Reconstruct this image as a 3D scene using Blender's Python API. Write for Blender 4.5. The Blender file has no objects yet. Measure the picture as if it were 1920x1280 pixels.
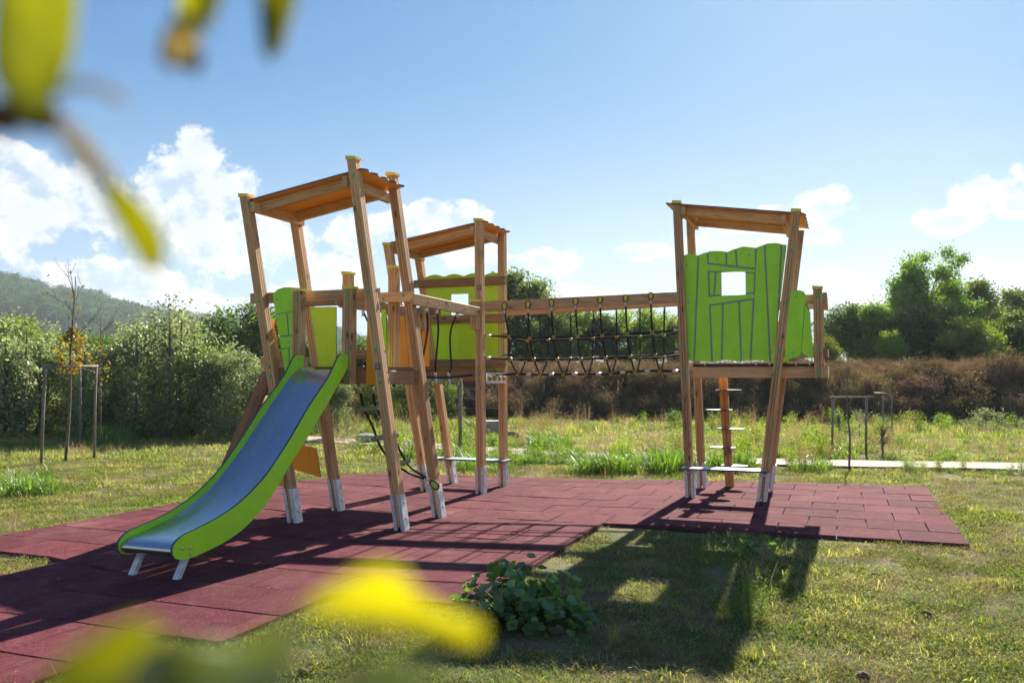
import bpy, math, random
import numpy as np
from mathutils import Vector, Matrix, noise

random.seed(7)
rng = np.random.default_rng(7)
R = math.radians
sc = bpy.context.scene
C = sc.collection

# ------------------------------------------------------------------ camera
F_PX, PITCH, CAM_H, YAW = 1600.0, .0423, 1.33, -.3688
cam_d = bpy.data.cameras.new('camera')
cam = bpy.data.objects.new('camera', cam_d)
C.objects.link(cam)
cam.location = (0, 0, CAM_H)
cam.rotation_euler = (math.pi/2 + PITCH, 0, 0)
cam_d.sensor_width = 36
cam_d.lens = 36*F_PX/1920
cam_d.clip_start = .02
cam_d.clip_end = 9000
cam_d.dof.use_dof = True
cam_d.dof.focus_distance = 8.6
cam_d.dof.aperture_fstop = 5.6
sc.camera = cam

# ------------------------------------------------------------------ light
SUN_AZ, SUN_EL = R(22.6), R(29.3)          # azimuth clockwise from +Y
SKY_STRENGTH, SUN_STRENGTH, EXPOSURE = .15, 4.1, 1.84
sun_d = bpy.data.lights.new('sun', 'SUN')
sun_d.energy = SUN_STRENGTH
sun_d.angle = R(.53)
sun_d.color = (1, .93, .82)
sun = bpy.data.objects.new('sun', sun_d)
C.objects.link(sun)
sun_dir = Vector((math.sin(SUN_AZ)*math.cos(SUN_EL), math.cos(SUN_AZ)*math.cos(SUN_EL), math.sin(SUN_EL)))
sun.rotation_euler = sun_dir.to_track_quat('Z', 'Y').to_euler()
sun.location = (30, 60, 60)
sc.view_settings.view_transform = 'Standard'
sc.view_settings.look = 'None'
sc.view_settings.gamma = 1
sc.view_settings.use_curve_mapping = False
sc.view_settings.exposure = EXPOSURE


class NT:
    """small helper to write node trees"""
    def __init__(s, tree):
        s.t = tree
        s.n = tree.nodes
        s.l = tree.links

    def node(s, kind, **kw):
        nd = s.n.new(kind)
        for k, v in kw.items():
            setattr(nd, k, v)
        return nd

    def put(s, sock, v):
        if isinstance(v, bpy.types.NodeSocket):
            s.l.new(v, sock)
        elif v is not None:
            sock.default_value = v

    def m(s, op, a, b=None, c=None, clamp=False):
        nd = s.node('ShaderNodeMath', operation=op, use_clamp=clamp)
        for i, v in enumerate((a, b, c)):
            if v is not None:
                s.put(nd.inputs[i], v)
        return nd.outputs[0]

    def ramp(s, v, lo, hi, a=0., b=1., smooth=True):
        nd = s.node('ShaderNodeMapRange')
        nd.interpolation_type = 'SMOOTHSTEP' if smooth else 'LINEAR'
        s.put(nd.inputs[0], v)
        for i, x in enumerate((lo, hi, a, b)):
            s.put(nd.inputs[i+1], x)
        return nd.outputs[0]

    def mix(s, f, a, b, blend='MIX'):
        nd = s.node('ShaderNodeMix', data_type='RGBA', blend_type=blend)
        s.put(nd.inputs[0], f)
        for sock, v in ((nd.inputs[6], a), (nd.inputs[7], b)):
            if isinstance(v, tuple) and len(v) == 3:
                v = (*v, 1)
            s.put(sock, v)
        return nd.outputs[2]

    def noise(s, vec, scale, detail=3, rough=.5, dim='3D', dist=0):
        nd = s.node('ShaderNodeTexNoise', noise_dimensions=dim)
        if vec is not None:
            s.put(nd.inputs['Vector'], vec)
        nd.inputs['Scale'].default_value = scale
        nd.inputs['Detail'].default_value = detail
        nd.inputs['Roughness'].default_value = rough
        nd.inputs['Distortion'].default_value = dist
        return nd.outputs[0]


def build_world():
    wd = bpy.data.worlds.new('World')
    sc.world = wd
    wd.use_nodes = True
    T = NT(wd.node_tree)
    T.n.clear()
    sky = T.node('ShaderNodeTexSky', sky_type='NISHITA')
    sky.sun_disc = False
    sky.sun_elevation = SUN_EL
    sky.sun_rotation = SUN_AZ
    sky.altitude = 200
    sky.air_density = 1.0
    sky.dust_density = .35
    sky.ozone_density = 2.2
    tc = T.node('ShaderNodeTexCoord')
    sep = T.node('ShaderNodeSeparateXYZ')
    T.l.new(tc.outputs['Generated'], sep.inputs[0])
    x, y, z = sep.outputs
    az = T.m('ARCTAN2', x, y)
    el = T.m('ARCSINE', z)
    # cloud field: cumulus humps placed round the sky by azimuth and elevation
    def ae(px, py):
        a = (px-960)/F_PX
        b = (640-py)/F_PX
        c_, s_ = math.cos(PITCH), math.sin(PITCH)
        v = Vector((a, c_-b*s_, s_+b*c_)).normalized()
        return math.atan2(v.x, v.y), math.asin(v.z)
    humps = [(70, 335, 85, 60), (35, 300, 40, 42), (150, 395, 130, 58), (60, 400, 110, 60),
             (368, 275, 42, 42), (362, 330, 82, 62), (310, 350, 60, 55), (410, 370, 90, 66), (330, 410, 130, 60), (460, 345, 26, 26),
             (430, 460, 150, 60), (505, 450, 40, 55), (230, 530, 150, 42), (130, 515, 50, 28), (350, 570, 140, 36),
             (610, 505, 70, 34), (680, 440, 80, 42), (830, 405, 110, 34), (770, 420, 90, 34), (880, 470, 80, 34), (590, 550, 120, 30),
             (1040, 492, 68, 24), (1015, 482, 40, 20), (1195, 475, 78, 20), (1225, 468, 40, 16), (1100, 550, 90, 18),
             (1538, 388, 50, 38), (1462, 392, 36, 16), (1400, 446, 130, 26), (1520, 440, 80, 20),
             (1860, 360, 72, 52), (1900, 385, 70, 36), (1780, 414, 72, 24), (1960, 360, 60, 40),
             (1590, 545, 80, 34), (1850, 498, 70, 14), (1900, 525, 70, 22), (1700, 575, 120, 26),
             (-180, 420, 180, 80), (-420, 380, 160, 70), (2150, 420, 150, 60), (2400, 470, 200, 50)]
    wv = T.node('ShaderNodeCombineXYZ')
    T.put(wv.inputs[0], az)
    T.put(wv.inputs[1], T.m('MULTIPLY', el, 1.15))
    base = wv.outputs[0]
    # warp the coordinates a little so that humps are lumpy
    n1 = T.noise(base, 24, 9, .64)
    n2 = T.noise(base, 9, 3, .5)
    field = None
    for (px, py, rx, ry) in humps:
        a, e = ae(px, py)
        ra, re = rx/F_PX, ry/F_PX
        dx = T.m('MULTIPLY', T.m('SUBTRACT', az, a), 1/ra)
        dy = T.m('MULTIPLY', T.m('SUBTRACT', el, e), 1/re)
        d = T.m('SQRT', T.m('ADD', T.m('MULTIPLY', dx, dx), T.m('MULTIPLY', dy, dy)))
        f = T.m('SUBTRACT', 1.0, d)
        field = f if field is None else T.m('SMOOTH_MAX', field, f, .25)
    # elsewhere round the horizon unseen cumulus as noise, cover raised to add fill light
    off = T.ramp(T.m('ABSOLUTE', az), .75, 1.0)
    band = T.m('MULTIPLY', T.ramp(el, .02, .1), T.ramp(el, .62, .35))
    gen = T.m('SUBTRACT', T.m('MULTIPLY', T.ramp(T.noise(base, 3.2, 3, .5), .44, .66), T.m('MULTIPLY', band, 1.6)), .35)
    field = T.m('MAXIMUM', field, T.m('ADD', gen, T.m('MULTIPLY', T.m('SUBTRACT', off, 1.0), 5.0)))
    lump = T.m('ADD', T.m('MULTIPLY', T.m('SUBTRACT', n1, .5), 2.5), T.m('MULTIPLY', T.m('SUBTRACT', n2, .5), .8))
    dens = T.m('ADD', field, lump)
    mask = T.ramp(dens, .02, .36)
    # billow shading from the same noise sampled a little towards the sun
    off_v = T.node('ShaderNodeVectorMath', operation='ADD')
    T.put(off_v.inputs[0], base)
    off_v.inputs[1].default_value = (.004, .026, 0)
    n3 = T.noise(off_v.outputs[0], 24, 9, .64)
    bill = T.ramp(T.m('ADD', T.m('SUBTRACT', n1, n3), T.m('MULTIPLY', T.m('SUBTRACT', n2, .5), .25)), -.16, .07)
    core = T.ramp(dens, .35, 1.05)
    # towards the sun the thick middles turn blue grey and the rims stay white
    near_sun = T.ramp(az, -.25, .28)
    core = T.m('MULTIPLY', core, T.m('ADD', .22, T.m('MULTIPLY', near_sun, .40)))
    lit = T.mix(bill, (1.02, 1.26, 1.52), (1.92, 1.94, 1.96))
    ccol = T.mix(core, lit, (.62, .96, 1.30))
    # clear sky: physical sky, with thin high veil nearer the horizon
    hsv = T.node('ShaderNodeHueSaturation')
    hsv.inputs['Saturation'].default_value = 1.12
    hsv.inputs['Value'].default_value = 1
    T.l.new(sky.outputs[0], hsv.inputs['Color'])
    veil_n = T.noise(base, 5, 4, .55)
    hz = T.ramp(el, .36, .0, 0., 1.)
    veil = T.m('MULTIPLY', T.m('MULTIPLY', hz, T.m('ADD', .45, T.m('MULTIPLY', veil_n, .7))), T.m('ADD', .55, T.m('MULTIPLY', near_sun, .22)), clamp=True)
    # film-like shoulder over the whole dome
    sh = T.node('ShaderNodeVectorMath', operation='ADD')
    T.l.new(hsv.outputs[0], sh.inputs[0])
    sh.inputs[1].default_value = (6.0, 3.9, 2.7)
    dv = T.node('ShaderNodeVectorMath', operation='DIVIDE')
    T.l.new(hsv.outputs[0], dv.inputs[0])
    T.l.new(sh.outputs[0], dv.inputs[1])
    gm = T.node('ShaderNodeGamma')
    T.l.new(dv.outputs[0], gm.inputs[0])
    gm.inputs[1].default_value = 1.45
    ml = T.node('ShaderNodeVectorMath', operation='MULTIPLY')
    T.l.new(gm.outputs[0], ml.inputs[0])
    ml.inputs[1].default_value = (1.30, 1.72, 2.08)
    sk = T.mix(veil, ml.outputs[0], (1.40, 1.56, 1.74))
    # the camera's range cannot hold the glare round the sun: soft clip of the sky's radiance
    low = T.ramp(el, .0, .06)
    mk = T.m('MULTIPLY', mask, T.m('ADD', .25, T.m('MULTIPLY', low, .62)))
    final = T.mix(mk, sk, ccol)
    bg = T.node('ShaderNodeBackground')
    bg.inputs[1].default_value = SKY_STRENGTH
    T.l.new(final, bg.inputs[0])
    out = T.node('ShaderNodeOutputWorld')
    T.l.new(bg.outputs[0], out.inputs[0])
    wd.cycles.sampling_method = 'MANUAL'
    wd.cycles.sample_map_resolution = 512


build_world()

# ------------------------------------------------------------------ frames of reference
# local frame of the playground: u along the tile rows (to the right), v away from the camera
CU, SU = math.cos(YAW), math.sin(YAW)
UX = Vector((CU, SU, 0))
VX = Vector((-SU, CU, 0))
ZX = Vector((0, 0, 1))
ORG = Vector((2.7318, 7.2456, 0))


def W(u, v, z=0.):
    return ORG + UX*u + VX*v + ZX*z


def ray(px, py):
    a = (px-960)/F_PX
    b = (640-py)/F_PX
    c_, s_ = math.cos(PITCH), math.sin(PITCH)
    return Vector((a, c_-b*s_, s_+b*c_))


def G(px, py, z=0.):
    """point of the ground that the survey sighted"""
    d = ray(px, py)
    return Vector((0, 0, CAM_H)) + d*((z-CAM_H)/d.z)


def at(px, py, Y):
    d = ray(px, py)
    return Vector((0, 0, CAM_H)) + d*(Y/d.y)


def PV(px, py, v):
    """(u, z) of a sighted point on the plane v = const"""
    d = ray(px, py)
    q = Vector((0, 0, CAM_H)) - ORG
    t = (v - q.dot(VX))/d.dot(VX)
    p = q + d*t
    return p.dot(UX), p.z


# ------------------------------------------------------------------ object helpers
MW = {}


def tag(o, label=None, cat=None, group=None, kind=None):
    if label: o['label'] = label
    if cat: o['category'] = cat
    if group: o['group'] = group
    if kind: o['kind'] = kind
    return o


def thing(name, loc, label, cat, group=None):
    o = bpy.data.objects.new(name, None)
    o.empty_display_size = .2
    C.objects.link(o)
    o.location = loc
    MW[o] = Matrix.Translation(Vector(loc))
    return tag(o, label, cat, group)


def place(o, M, parent):
    C.objects.link(o)
    if parent is not None:
        o.parent = parent
        o.matrix_parent_inverse = Matrix.Identity(4)
        o.matrix_basis = MW[parent].inverted() @ M
    else:
        o.matrix_basis = M
    MW[o] = M
    return o


def mesh(name, verts, faces, mats, idx=None, smooth=False):
    me = bpy.data.meshes.new(name)
    me.from_pydata([tuple(v) for v in verts], [], faces)
    for m_ in (mats if isinstance(mats, (list, tuple)) else [mats]):
        me.materials.append(m_)
    if idx is not None:
        me.polygons.foreach_set('material_index', idx)
    if smooth:
        me.polygons.foreach_set('use_smooth', [True]*len(faces))
    me.update()
    return me


def mobj(name, verts, faces, mats, parent=None, idx=None, smooth=False, origin=None):
    """object from world space vertices"""
    o_ = Vector(origin) if origin is not None else sum((Vector(v) for v in verts), Vector())/len(verts)
    me = mesh(name, [Vector(v)-o_ for v in verts], faces, mats, idx, smooth)
    return place(bpy.data.objects.new(name, me), Matrix.Translation(o_), parent)


class MB:
    """collects world space pieces into one mesh"""
    def __init__(s):
        s.v, s.f, s.i = [], [], []

    def add(s, v, f, i=0):
        b = len(s.v)
        s.v += [Vector(q) for q in v]
        s.f += [tuple(k+b for k in q) for q in f]
        s.i += [i]*len(f)

    def box(s, c, ax, ay, az, i=0):
        c = Vector(c)
        v = [c+ax*a+ay*b+az*d for a in (-1, 1) for b in (-1, 1) for d in (-1, 1)]
        s.add(v, [(0, 1, 3, 2), (4, 6, 7, 5), (0, 4, 5, 1), (2, 3, 7, 6), (0, 2, 6, 4), (1, 5, 7, 3)], i)

    def tube(s, pts, r, n=6, i=0, cap=True):
        v, f = tube_vf(pts, r, n, cap)
        s.add(v, f, i)

    def disc(s, c, nrm, r, t, n=10, i=0, dome=0.):
        nrm = nrm.normalized()
        a = nrm.orthogonal().normalized()
        b = nrm.cross(a)
        ring0 = [c+(a*math.cos(k*2*math.pi/n)+b*math.sin(k*2*math.pi/n))*r for k in range(n)]
        ring1 = [c+nrm*t+(a*math.cos(k*2*math.pi/n)+b*math.sin(k*2*math.pi/n))*r*.82 for k in range(n)]
        v = ring0+ring1+[c+nrm*(t+dome)]
        f = [(k, (k+1) % n, n+(k+1) % n, n+k) for k in range(n)]+[(n+k, n+(k+1) % n, 2*n) for k in range(n)]
        f.append(tuple(reversed(range(n))))
        s.add(v, f, i)

    def build(s, name, mats, parent=None, smooth=False, origin=None):
        return mobj(name, s.v, s.f, mats, parent, s.i, smooth, origin)


def tube_vf(pts, r, n=6, cap=True):
    pts = [Vector(p) for p in pts]
    v, f = [], []
    up = None
    for k, p in enumerate(pts):
        t = (pts[min(k+1, len(pts)-1)]-pts[max(k-1, 0)]).normalized()
        if up is None:
            up = t.orthogonal().normalized()
        up = (up-t*up.dot(t)).normalized()
        b = t.cross(up)
        rr = r[k] if isinstance(r, (list, tuple)) else r
        v += [p+(up*math.cos(j*2*math.pi/n)+b*math.sin(j*2*math.pi/n))*rr for j in range(n)]
    for k in range(len(pts)-1):
        for j in range(n):
            f.append((k*n+j, k*n+(j+1) % n, (k+1)*n+(j+1) % n, (k+1)*n+j))
    if cap:
        f.append(tuple(reversed(range(n))))
        f.append(tuple(range((len(pts)-1)*n, len(pts)*n)))
    return v, f


def smoothline(pts, k=6):
    """Catmull-Rom"""
    pts = [Vector(p) for p in pts]
    P_ = [pts[0]*2-pts[1]]+pts+[pts[-1]*2-pts[-2]]
    out = []
    for i in range(1, len(P_)-2):
        a, b, c, d = P_[i-1:i+3]
        for j in range(k):
            t = j/k
            out.append(.5*((2*b)+(c-a)*t+(2*a-5*b+4*c-d)*t*t+(3*b-a-3*c+d)*t**3))
    out.append(pts[-1])
    return out


def beam(name, p0, p1, w, h, mat, parent, side, groove=0, cham=.005):
    """timber from p0 to p1 (world), local Z along its length, w along side, h across; grooved faces like glued posts"""
    p0, p1 = Vector(p0), Vector(p1)
    zl = (p1-p0)
    L = zl.length
    zl.normalize()
    x = (side-zl*side.dot(zl)).normalized()
    y = zl.cross(x)
    a, b, c = w/2, h/2, cham
    g, gd = .0042, .012
    prof = []
    def sidepts(P, Q):
        d = (Q-P)
        nrm = Vector((-d.y, d.x)).normalized()
        pts = [P]
        if groove:
            for k in range(groove):
                f = (k+1)/(groove+1)
                m_ = P.lerp(Q, f)
                e = d.normalized()*g
                pts += [m_-e, m_+nrm*gd, m_+e]
        return pts+[Q]
    V2 = lambda *q: Vector(q)
    prof += sidepts(V2(-a+c, -b), V2(a-c, -b))
    prof += sidepts(V2(a, -b+c), V2(a, b-c))
    prof += sidepts(V2(a-c, b), V2(-a+c, b))
    prof += sidepts(V2(-a, b-c), V2(-a, -b+c))
    n = len(prof)
    v = [(p.x, p.y, 0) for p in prof]+[(p.x, p.y, L) for p in prof]
    f = [(k, (k+1) % n, n+(k+1) % n, n+k) for k in range(n)]
    f += [tuple(reversed(range(n))), tuple(range(n, 2*n))]
    me = mesh(name, v, f, mat)
    M = Matrix(((x.x, y.x, zl.x, p0.x), (x.y, y.y, zl.y, p0.y), (x.z, y.z, zl.z, p0.z), (0, 0, 0, 1)))
    return place(bpy.data.objects.new(name, me), M, parent)


def fastmesh(name, verts, quads, mat, rnd=None, smooth=False):
    """numpy mesh of quads (or triangles)"""
    me = bpy.data.meshes.new(name)
    nv, nf, k = len(verts), len(quads), quads.shape[1]
    me.vertices.add(nv)
    me.vertices.foreach_set('co', verts.astype(np.float32).ravel())
    me.loops.add(nf*k)
    me.loops.foreach_set('vertex_index', quads.astype(np.int32).ravel())
    me.polygons.add(nf)
    me.polygons.foreach_set('loop_start', np.arange(0, nf*k, k, dtype=np.int32))
    me.update(calc_edges=True)
    if rnd is not None:
        at_ = me.attributes.new('rnd', 'FLOAT', 'FACE')
        at_.data.foreach_set('value', rnd.astype(np.float32))
    if smooth:
        me.polygons.foreach_set('use_smooth', np.ones(nf, dtype=bool))
    me.materials.append(mat)
    me.validate()
    return me


# ------------------------------------------------------------------ materials
def new_mat(name):
    m_ = bpy.data.materials.new(name)
    m_.use_nodes = True
    T = NT(m_.node_tree)
    b = T.n['Principled BSDF']
    return m_, T, b


def bump(T, b, h, strength=.3, dist=.01):
    bp = T.node('ShaderNodeBump')
    bp.inputs['Strength'].default_value = strength
    bp.inputs['Distance'].default_value = dist
    T.put(bp.inputs['Height'], h)
    T.l.new(bp.outputs[0], b.inputs['Normal'])


def plain(name, col, rough=.5, metal=0., var=.0, vscale=8., spec=.5, bmp=0.):
    m_, T, b = new_mat(name)
    b.inputs['Roughness'].default_value = rough
    b.inputs['Metallic'].default_value = metal
    b.inputs['Specular IOR Level'].default_value = spec
    if var:
        tc = T.node('ShaderNodeTexCoord')
        n = T.noise(tc.outputs['Object'], vscale, 5, .6)
        f = T.ramp(n, .3, .7, 0, 1)
        dark = tuple(c*(1-var) for c in col)
        T.put(b.inputs['Base Color'], T.mix(f, dark, col))
        if bmp:
            bump(T, b, n, bmp, .005)
    else:
        b.inputs['Base Color'].default_value = (*col, 1)
    return m_


def wood_mat(name, ca, cb, cdark, bleach=.3):
    m_, T, b = new_mat(name)
    tc = T.node('ShaderNodeTexCoord')
    oi = T.node('ShaderNodeObjectInfo')
    addv = T.node('ShaderNodeVectorMath', operation='ADD')
    T.l.new(tc.outputs['Object'], addv.inputs[0])
    cmb = T.node('ShaderNodeCombineXYZ')
    T.put(cmb.inputs[0], T.m('MULTIPLY', oi.outputs['Random'], 37.))
    T.put(cmb.inputs[2], T.m('MULTIPLY', oi.outputs['Random'], 91.))
    T.l.new(cmb.outputs[0], addv.inputs[1])
    p = addv.outputs[0]
    mp = T.node('ShaderNodeMapping')
    mp.inputs['Scale'].default_value = (1, 1, .045)
    T.l.new(p, mp.inputs[0])
    # grain streaks
    grain = T.noise(mp.outputs[0], 62, 6, .66, dist=.8)
    broad = T.noise(mp.outputs[0], 18, 3, .5, dist=1.2)
    # knots
    mk = T.node('ShaderNodeMapping')
    mk.inputs['Scale'].default_value = (1, 1, .42)
    T.l.new(p, mk.inputs[0])
    vo = T.node('ShaderNodeTexVoronoi')
    vo.inputs['Scale'].default_value = 8.5
    vo.inputs['Randomness'].default_value = 1
    T.l.new(mk.outputs[0], vo.inputs['Vector'])
    knot = T.ramp(vo.outputs['Distance'], .16, .05, 0, 1)
    ring = T.m('SINE', T.m('MULTIPLY', T.m('ADD', vo.outputs['Distance'], T.m('MULTIPLY', broad, .15)), 95.))
    ring = T.m('MULTIPLY', T.ramp(ring, -.2, 1), T.ramp(vo.outputs['Distance'], .34, .14))
    col = T.mix(T.ramp(grain, .32, .68), ca, cb)
    col = T.mix(T.m('MULTIPLY', T.ramp(broad, .45, .75), .55), col, cdark)
    col = T.mix(T.m('MULTIPLY', ring, .45), col, cdark)
    col = T.mix(T.m('MULTIPLY', knot, .9), col, tuple(c*.35 for c in cdark))
    crk = T.noise(mp.outputs[0], 30, 2, .5, dist=2.)
    col = T.mix(T.m('MULTIPLY', T.ramp(T.m('ABSOLUTE', T.m('SUBTRACT', crk, .5)), .012, .0), .75), col, tuple(c*.5 for c in cdark))
    # weathering: patches silvered or darkened by rain
    wth = T.noise(tc.outputs['Object'], 2.2, 4, .6)
    col = T.mix(T.m('MULTIPLY', T.ramp(wth, .5, .75), bleach), col, (.36, .31, .26))
    val = T.node('ShaderNodeHueSaturation')
    T.put(val.inputs['Value'], T.m('ADD', .82, T.m('MULTIPLY', oi.outputs['Random'], .36)))
    T.l.new(col, val.inputs['Color'])
    T.l.new(val.outputs[0], b.inputs['Base Color'])
    b.inputs['Roughness'].default_value = .72
    b.inputs['Specular IOR Level'].default_value = .3
    bump(T, b, T.m('ADD', grain, T.m('MULTIPLY', knot, -.5)), .35, .002)
    return m_


M = {}
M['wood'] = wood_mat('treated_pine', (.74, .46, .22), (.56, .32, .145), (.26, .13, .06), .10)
M['wood_dark'] = wood_mat('dark_pine', (.38, .21, .11), (.27, .14, .07), (.13, .065, .035), .10)  # darker brown tone of the treated pine
M['wood_red'] = wood_mat('new_pine', (.50, .26, .11), (.36, .17, .07), (.20, .09, .04), .05)
M['cap'] = plain('cap_wood', (.90, .76, .10), .6, var=.18, vscale=30)
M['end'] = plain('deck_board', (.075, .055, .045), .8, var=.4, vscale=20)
M['green'] = plain('lime_panel', (.42, .88, .022), .38, var=.10, vscale=6, spec=.4)
M['green_back'] = plain('olive_lime_panel', (.55, .82, .010), .4, var=.10, vscale=3, spec=.4)
M['core'] = plain('panel_core', (.04, .075, .11), .6)
M['groove'] = plain('groove_grey', (.20, .30, .27), .6)
M['orange'] = plain('orange_panel', (.95, .38, .02), .4, var=.08, vscale=3, spec=.4)
M['plate'] = plain('galvanised_steel', (.78, .79, .80), .45, metal=.35, var=.35, vscale=22, bmp=.1)
M['rope'] = plain('black_rope', (.012, .012, .013), .7, bmp=.4, var=.4, vscale=160)
M['ferrule'] = plain('aluminium', (.75, .75, .76), .28, metal=.9)
M['yellow'] = plain('yellow_plastic', (.62, .52, .03), .4)
M['yellow_dull'] = plain('ochre_plastic', (.42, .28, .03), .45)
M['lime_plastic'] = plain('lime_plastic', (.42, .55, .10), .4)
M['sage'] = plain('sage_plastic', (.30, .42, .20), .45, var=.2, vscale=30)
M['bolt'] = plain('green_cap', (.02, .50, .20), .4)
M['bolt_metal'] = plain('bolt_steel', (.55, .56, .54), .35, metal=.8)
M['black'] = plain('black_label', (.02, .022, .025), .35)
M['white'] = plain('white_print', (.7, .7, .68), .5)
M['seat'] = plain('seat_board', (.46, .56, .58), .35, var=.15)
M['bark'] = plain('bark', (.19, .145, .105), .9, var=.5, vscale=9, bmp=.5)
M['stake'] = plain('grey_stake', (.27, .23, .19), .85, var=.45, vscale=14, bmp=.4)
M['fence'] = plain('fence_wire', (.30, .33, .32), .5, metal=.4)
M['fence_green'] = plain('fence_green', (.02, .07, .045), .5)
M['stone'] = plain('pale_stone', (.42, .39, .34), .9, var=.4, vscale=9, bmp=.6)
M['clod'] = plain('earth_clod', (.13, .075, .045), .95, var=.6, vscale=60, bmp=.8)


def weather_panel(m_):
    T = NT(m_.node_tree)
    b = T.n['Principled BSDF']
    src = b.inputs['Base Color'].links[0].from_socket
    ge = T.node('ShaderNodeNewGeometry')
    a = T.noise(ge.outputs['Position'], 3.2, 6, .68)
    mp = T.node('ShaderNodeMapping')
    mp.inputs['Scale'].default_value = (1, 1, .12)
    T.l.new(ge.outputs['Position'], mp.inputs[0])
    st = T.noise(mp.outputs[0], 26, 4, .6)
    c = T.mix(T.m('MULTIPLY', T.ramp(a, .5, .72), .10), src, (.50, .52, .34))
    c = T.mix(T.m('MULTIPLY', T.ramp(st, .56, .72), .14), c, (.20, .22, .06))
    T.l.new(c, b.inputs['Base Color'])
    T.put(b.inputs['Roughness'], T.ramp(a, .3, .7, .30, .5))


for k_ in ('green', 'green_back', 'orange'):
    weather_panel(M[k_])


def steel_mat():
    m_, T, b = new_mat('slide_steel')
    tc = T.node('ShaderNodeTexCoord')
    mp = T.node('ShaderNodeMapping')
    mp.inputs['Rotation'].default_value = (0, 0, -YAW)
    T.l.new(tc.outputs['Object'], mp.inputs[0])
    mp2 = T.node('ShaderNodeMapping')
    mp2.inputs['Scale'].default_value = (1, .06, .06)
    T.l.new(mp.outputs[0], mp2.inputs[0])
    br = T.noise(mp2.outputs[0], 180, 4, .6)
    mp3 = T.node('ShaderNodeMapping')
    mp3.inputs['Scale'].default_value = (1, .22, .22)
    T.l.new(mp.outputs[0], mp3.inputs[0])
    sm = T.noise(mp3.outputs[0], 14, 5, .6)
    smear = T.m('MULTIPLY', T.ramp(sm, .40, .70), .5)
    T.put(b.inputs['Base Color'], T.mix(smear, (.56, .56, .53), (.44, .46, .46)))
    b.inputs['Metallic'].default_value = .95
    T.put(b.inputs['Roughness'], T.m('ADD', .2, T.m('ADD', T.m('MULTIPLY', br, .08), T.m('MULTIPLY', smear, .06))))
    bump(T, b, br, .05, .001)
    return m_


M['steel'] = steel_mat()


def rubber_mat():
    m_, T, b = new_mat('rubber_granules')
    ge = T.node('ShaderNodeNewGeometry')
    P_ = ge.outputs['Position']
    oi = T.node('ShaderNodeObjectInfo')
    gr = T.noise(P_, 260, 2, .8)
    gr2 = T.noise(P_, 75, 4, .8)
    pat = T.noise(P_, 2.0, 5, .62)
    wear = T.noise(P_, 9.0, 5, .65)
    vor = T.node('ShaderNodeTexVoronoi')
    vor.inputs['Scale'].default_value = 210
    T.l.new(P_, vor.inputs['Vector'])
    col = T.mix(T.ramp(gr, .35, .65), (.065, .011, .020), (.155, .032, .045))
    col = T.mix(T.m('MULTIPLY', T.ramp(gr2, .52, .72), .55), col, (.32, .11, .11))
    col = T.mix(T.m('MULTIPLY', T.ramp(gr2, .48, .30), .6), col, (.05, .008, .014))
    col = T.mix(T.m('MULTIPLY', T.ramp(vor.outputs['Color'], .55, .95), .5), col, (.34, .13, .125))
    col = T.mix(T.m('MULTIPLY', T.ramp(wear, .5, .72), .45), col, (.24, .10, .09))
    col = T.mix(T.m('MULTIPLY', T.ramp(pat, .42, .68), .38), col, (.20, .085, .075))
    stain = T.noise(P_, 3.3, 6, .7)
    col = T.mix(T.m('MULTIPLY', T.ramp(stain, .56, .74), .55), col, (.05, .014, .018))
    dust = T.noise(P_, 1.1, 7, .72)
    col = T.mix(T.m('MULTIPLY', T.ramp(dust, .54, .70), .30), col, (.30, .20, .16))
    # slight difference from tile to tile
    hs = T.node('ShaderNodeHueSaturation')
    T.put(hs.inputs['Value'], T.m('ADD', .80, T.m('MULTIPLY', oi.outputs['Random'], .36)))
    T.l.new(col, hs.inputs['Color'])
    # dusty, sun bleached tiles lying furthest to the front left of the mat
    sep = T.node('ShaderNodeSeparateXYZ')
    T.l.new(P_, sep.inputs[0])
    T.l.new(hs.outputs[0], b.inputs['Base Color'])
    b.inputs['Roughness'].default_value = .95
    b.inputs['Specular IOR Level'].default_value = .08
    bump(T, b, T.m('ADD', gr, gr2), .8, .006)
    return m_


M['rubber'] = rubber_mat()
M['under'] = plain('under_mat', (.02, .012, .012), .95)


def ground_mat():
    m_, T, b = new_mat('meadow_soil')
    ge = T.node('ShaderNodeNewGeometry')
    P_ = ge.outputs['Position']
    a = T.noise(P_, .35, 5, .6)
    c = T.noise(P_, 2.1, 5, .65)
    d = T.noise(P_, 22, 5, .7)
    e = T.noise(P_, 120, 3, .7)
    soil = T.mix(T.ramp(d, .35, .65), (.12, .082, .052), (.26, .20, .135))
    grn = T.mix(T.ramp(e, .3, .7), (.055, .085, .016), (.13, .16, .04))
    straw = T.mix(T.ramp(e, .3, .7), (.15, .125, .055), (.27, .23, .12))
    veg = T.mix(T.ramp(c, .42, .62), grn, straw)
    k = T.ramp(T.m('ADD', T.m('MULTIPLY', a, .5), T.m('MULTIPLY', c, .5)), .42, .60)
    col = T.mix(T.m('MULTIPLY', k, .55), veg, soil)
    T.put(b.inputs['Base Color'], col)
    b.inputs['Roughness'].default_value = .95
    b.inputs['Specular IOR Level'].default_value = .1
    bump(T, b, T.m('ADD', d, T.m('MULTIPLY', e, .4)), .8, .03)
    return m_


M['ground'] = ground_mat()


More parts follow.
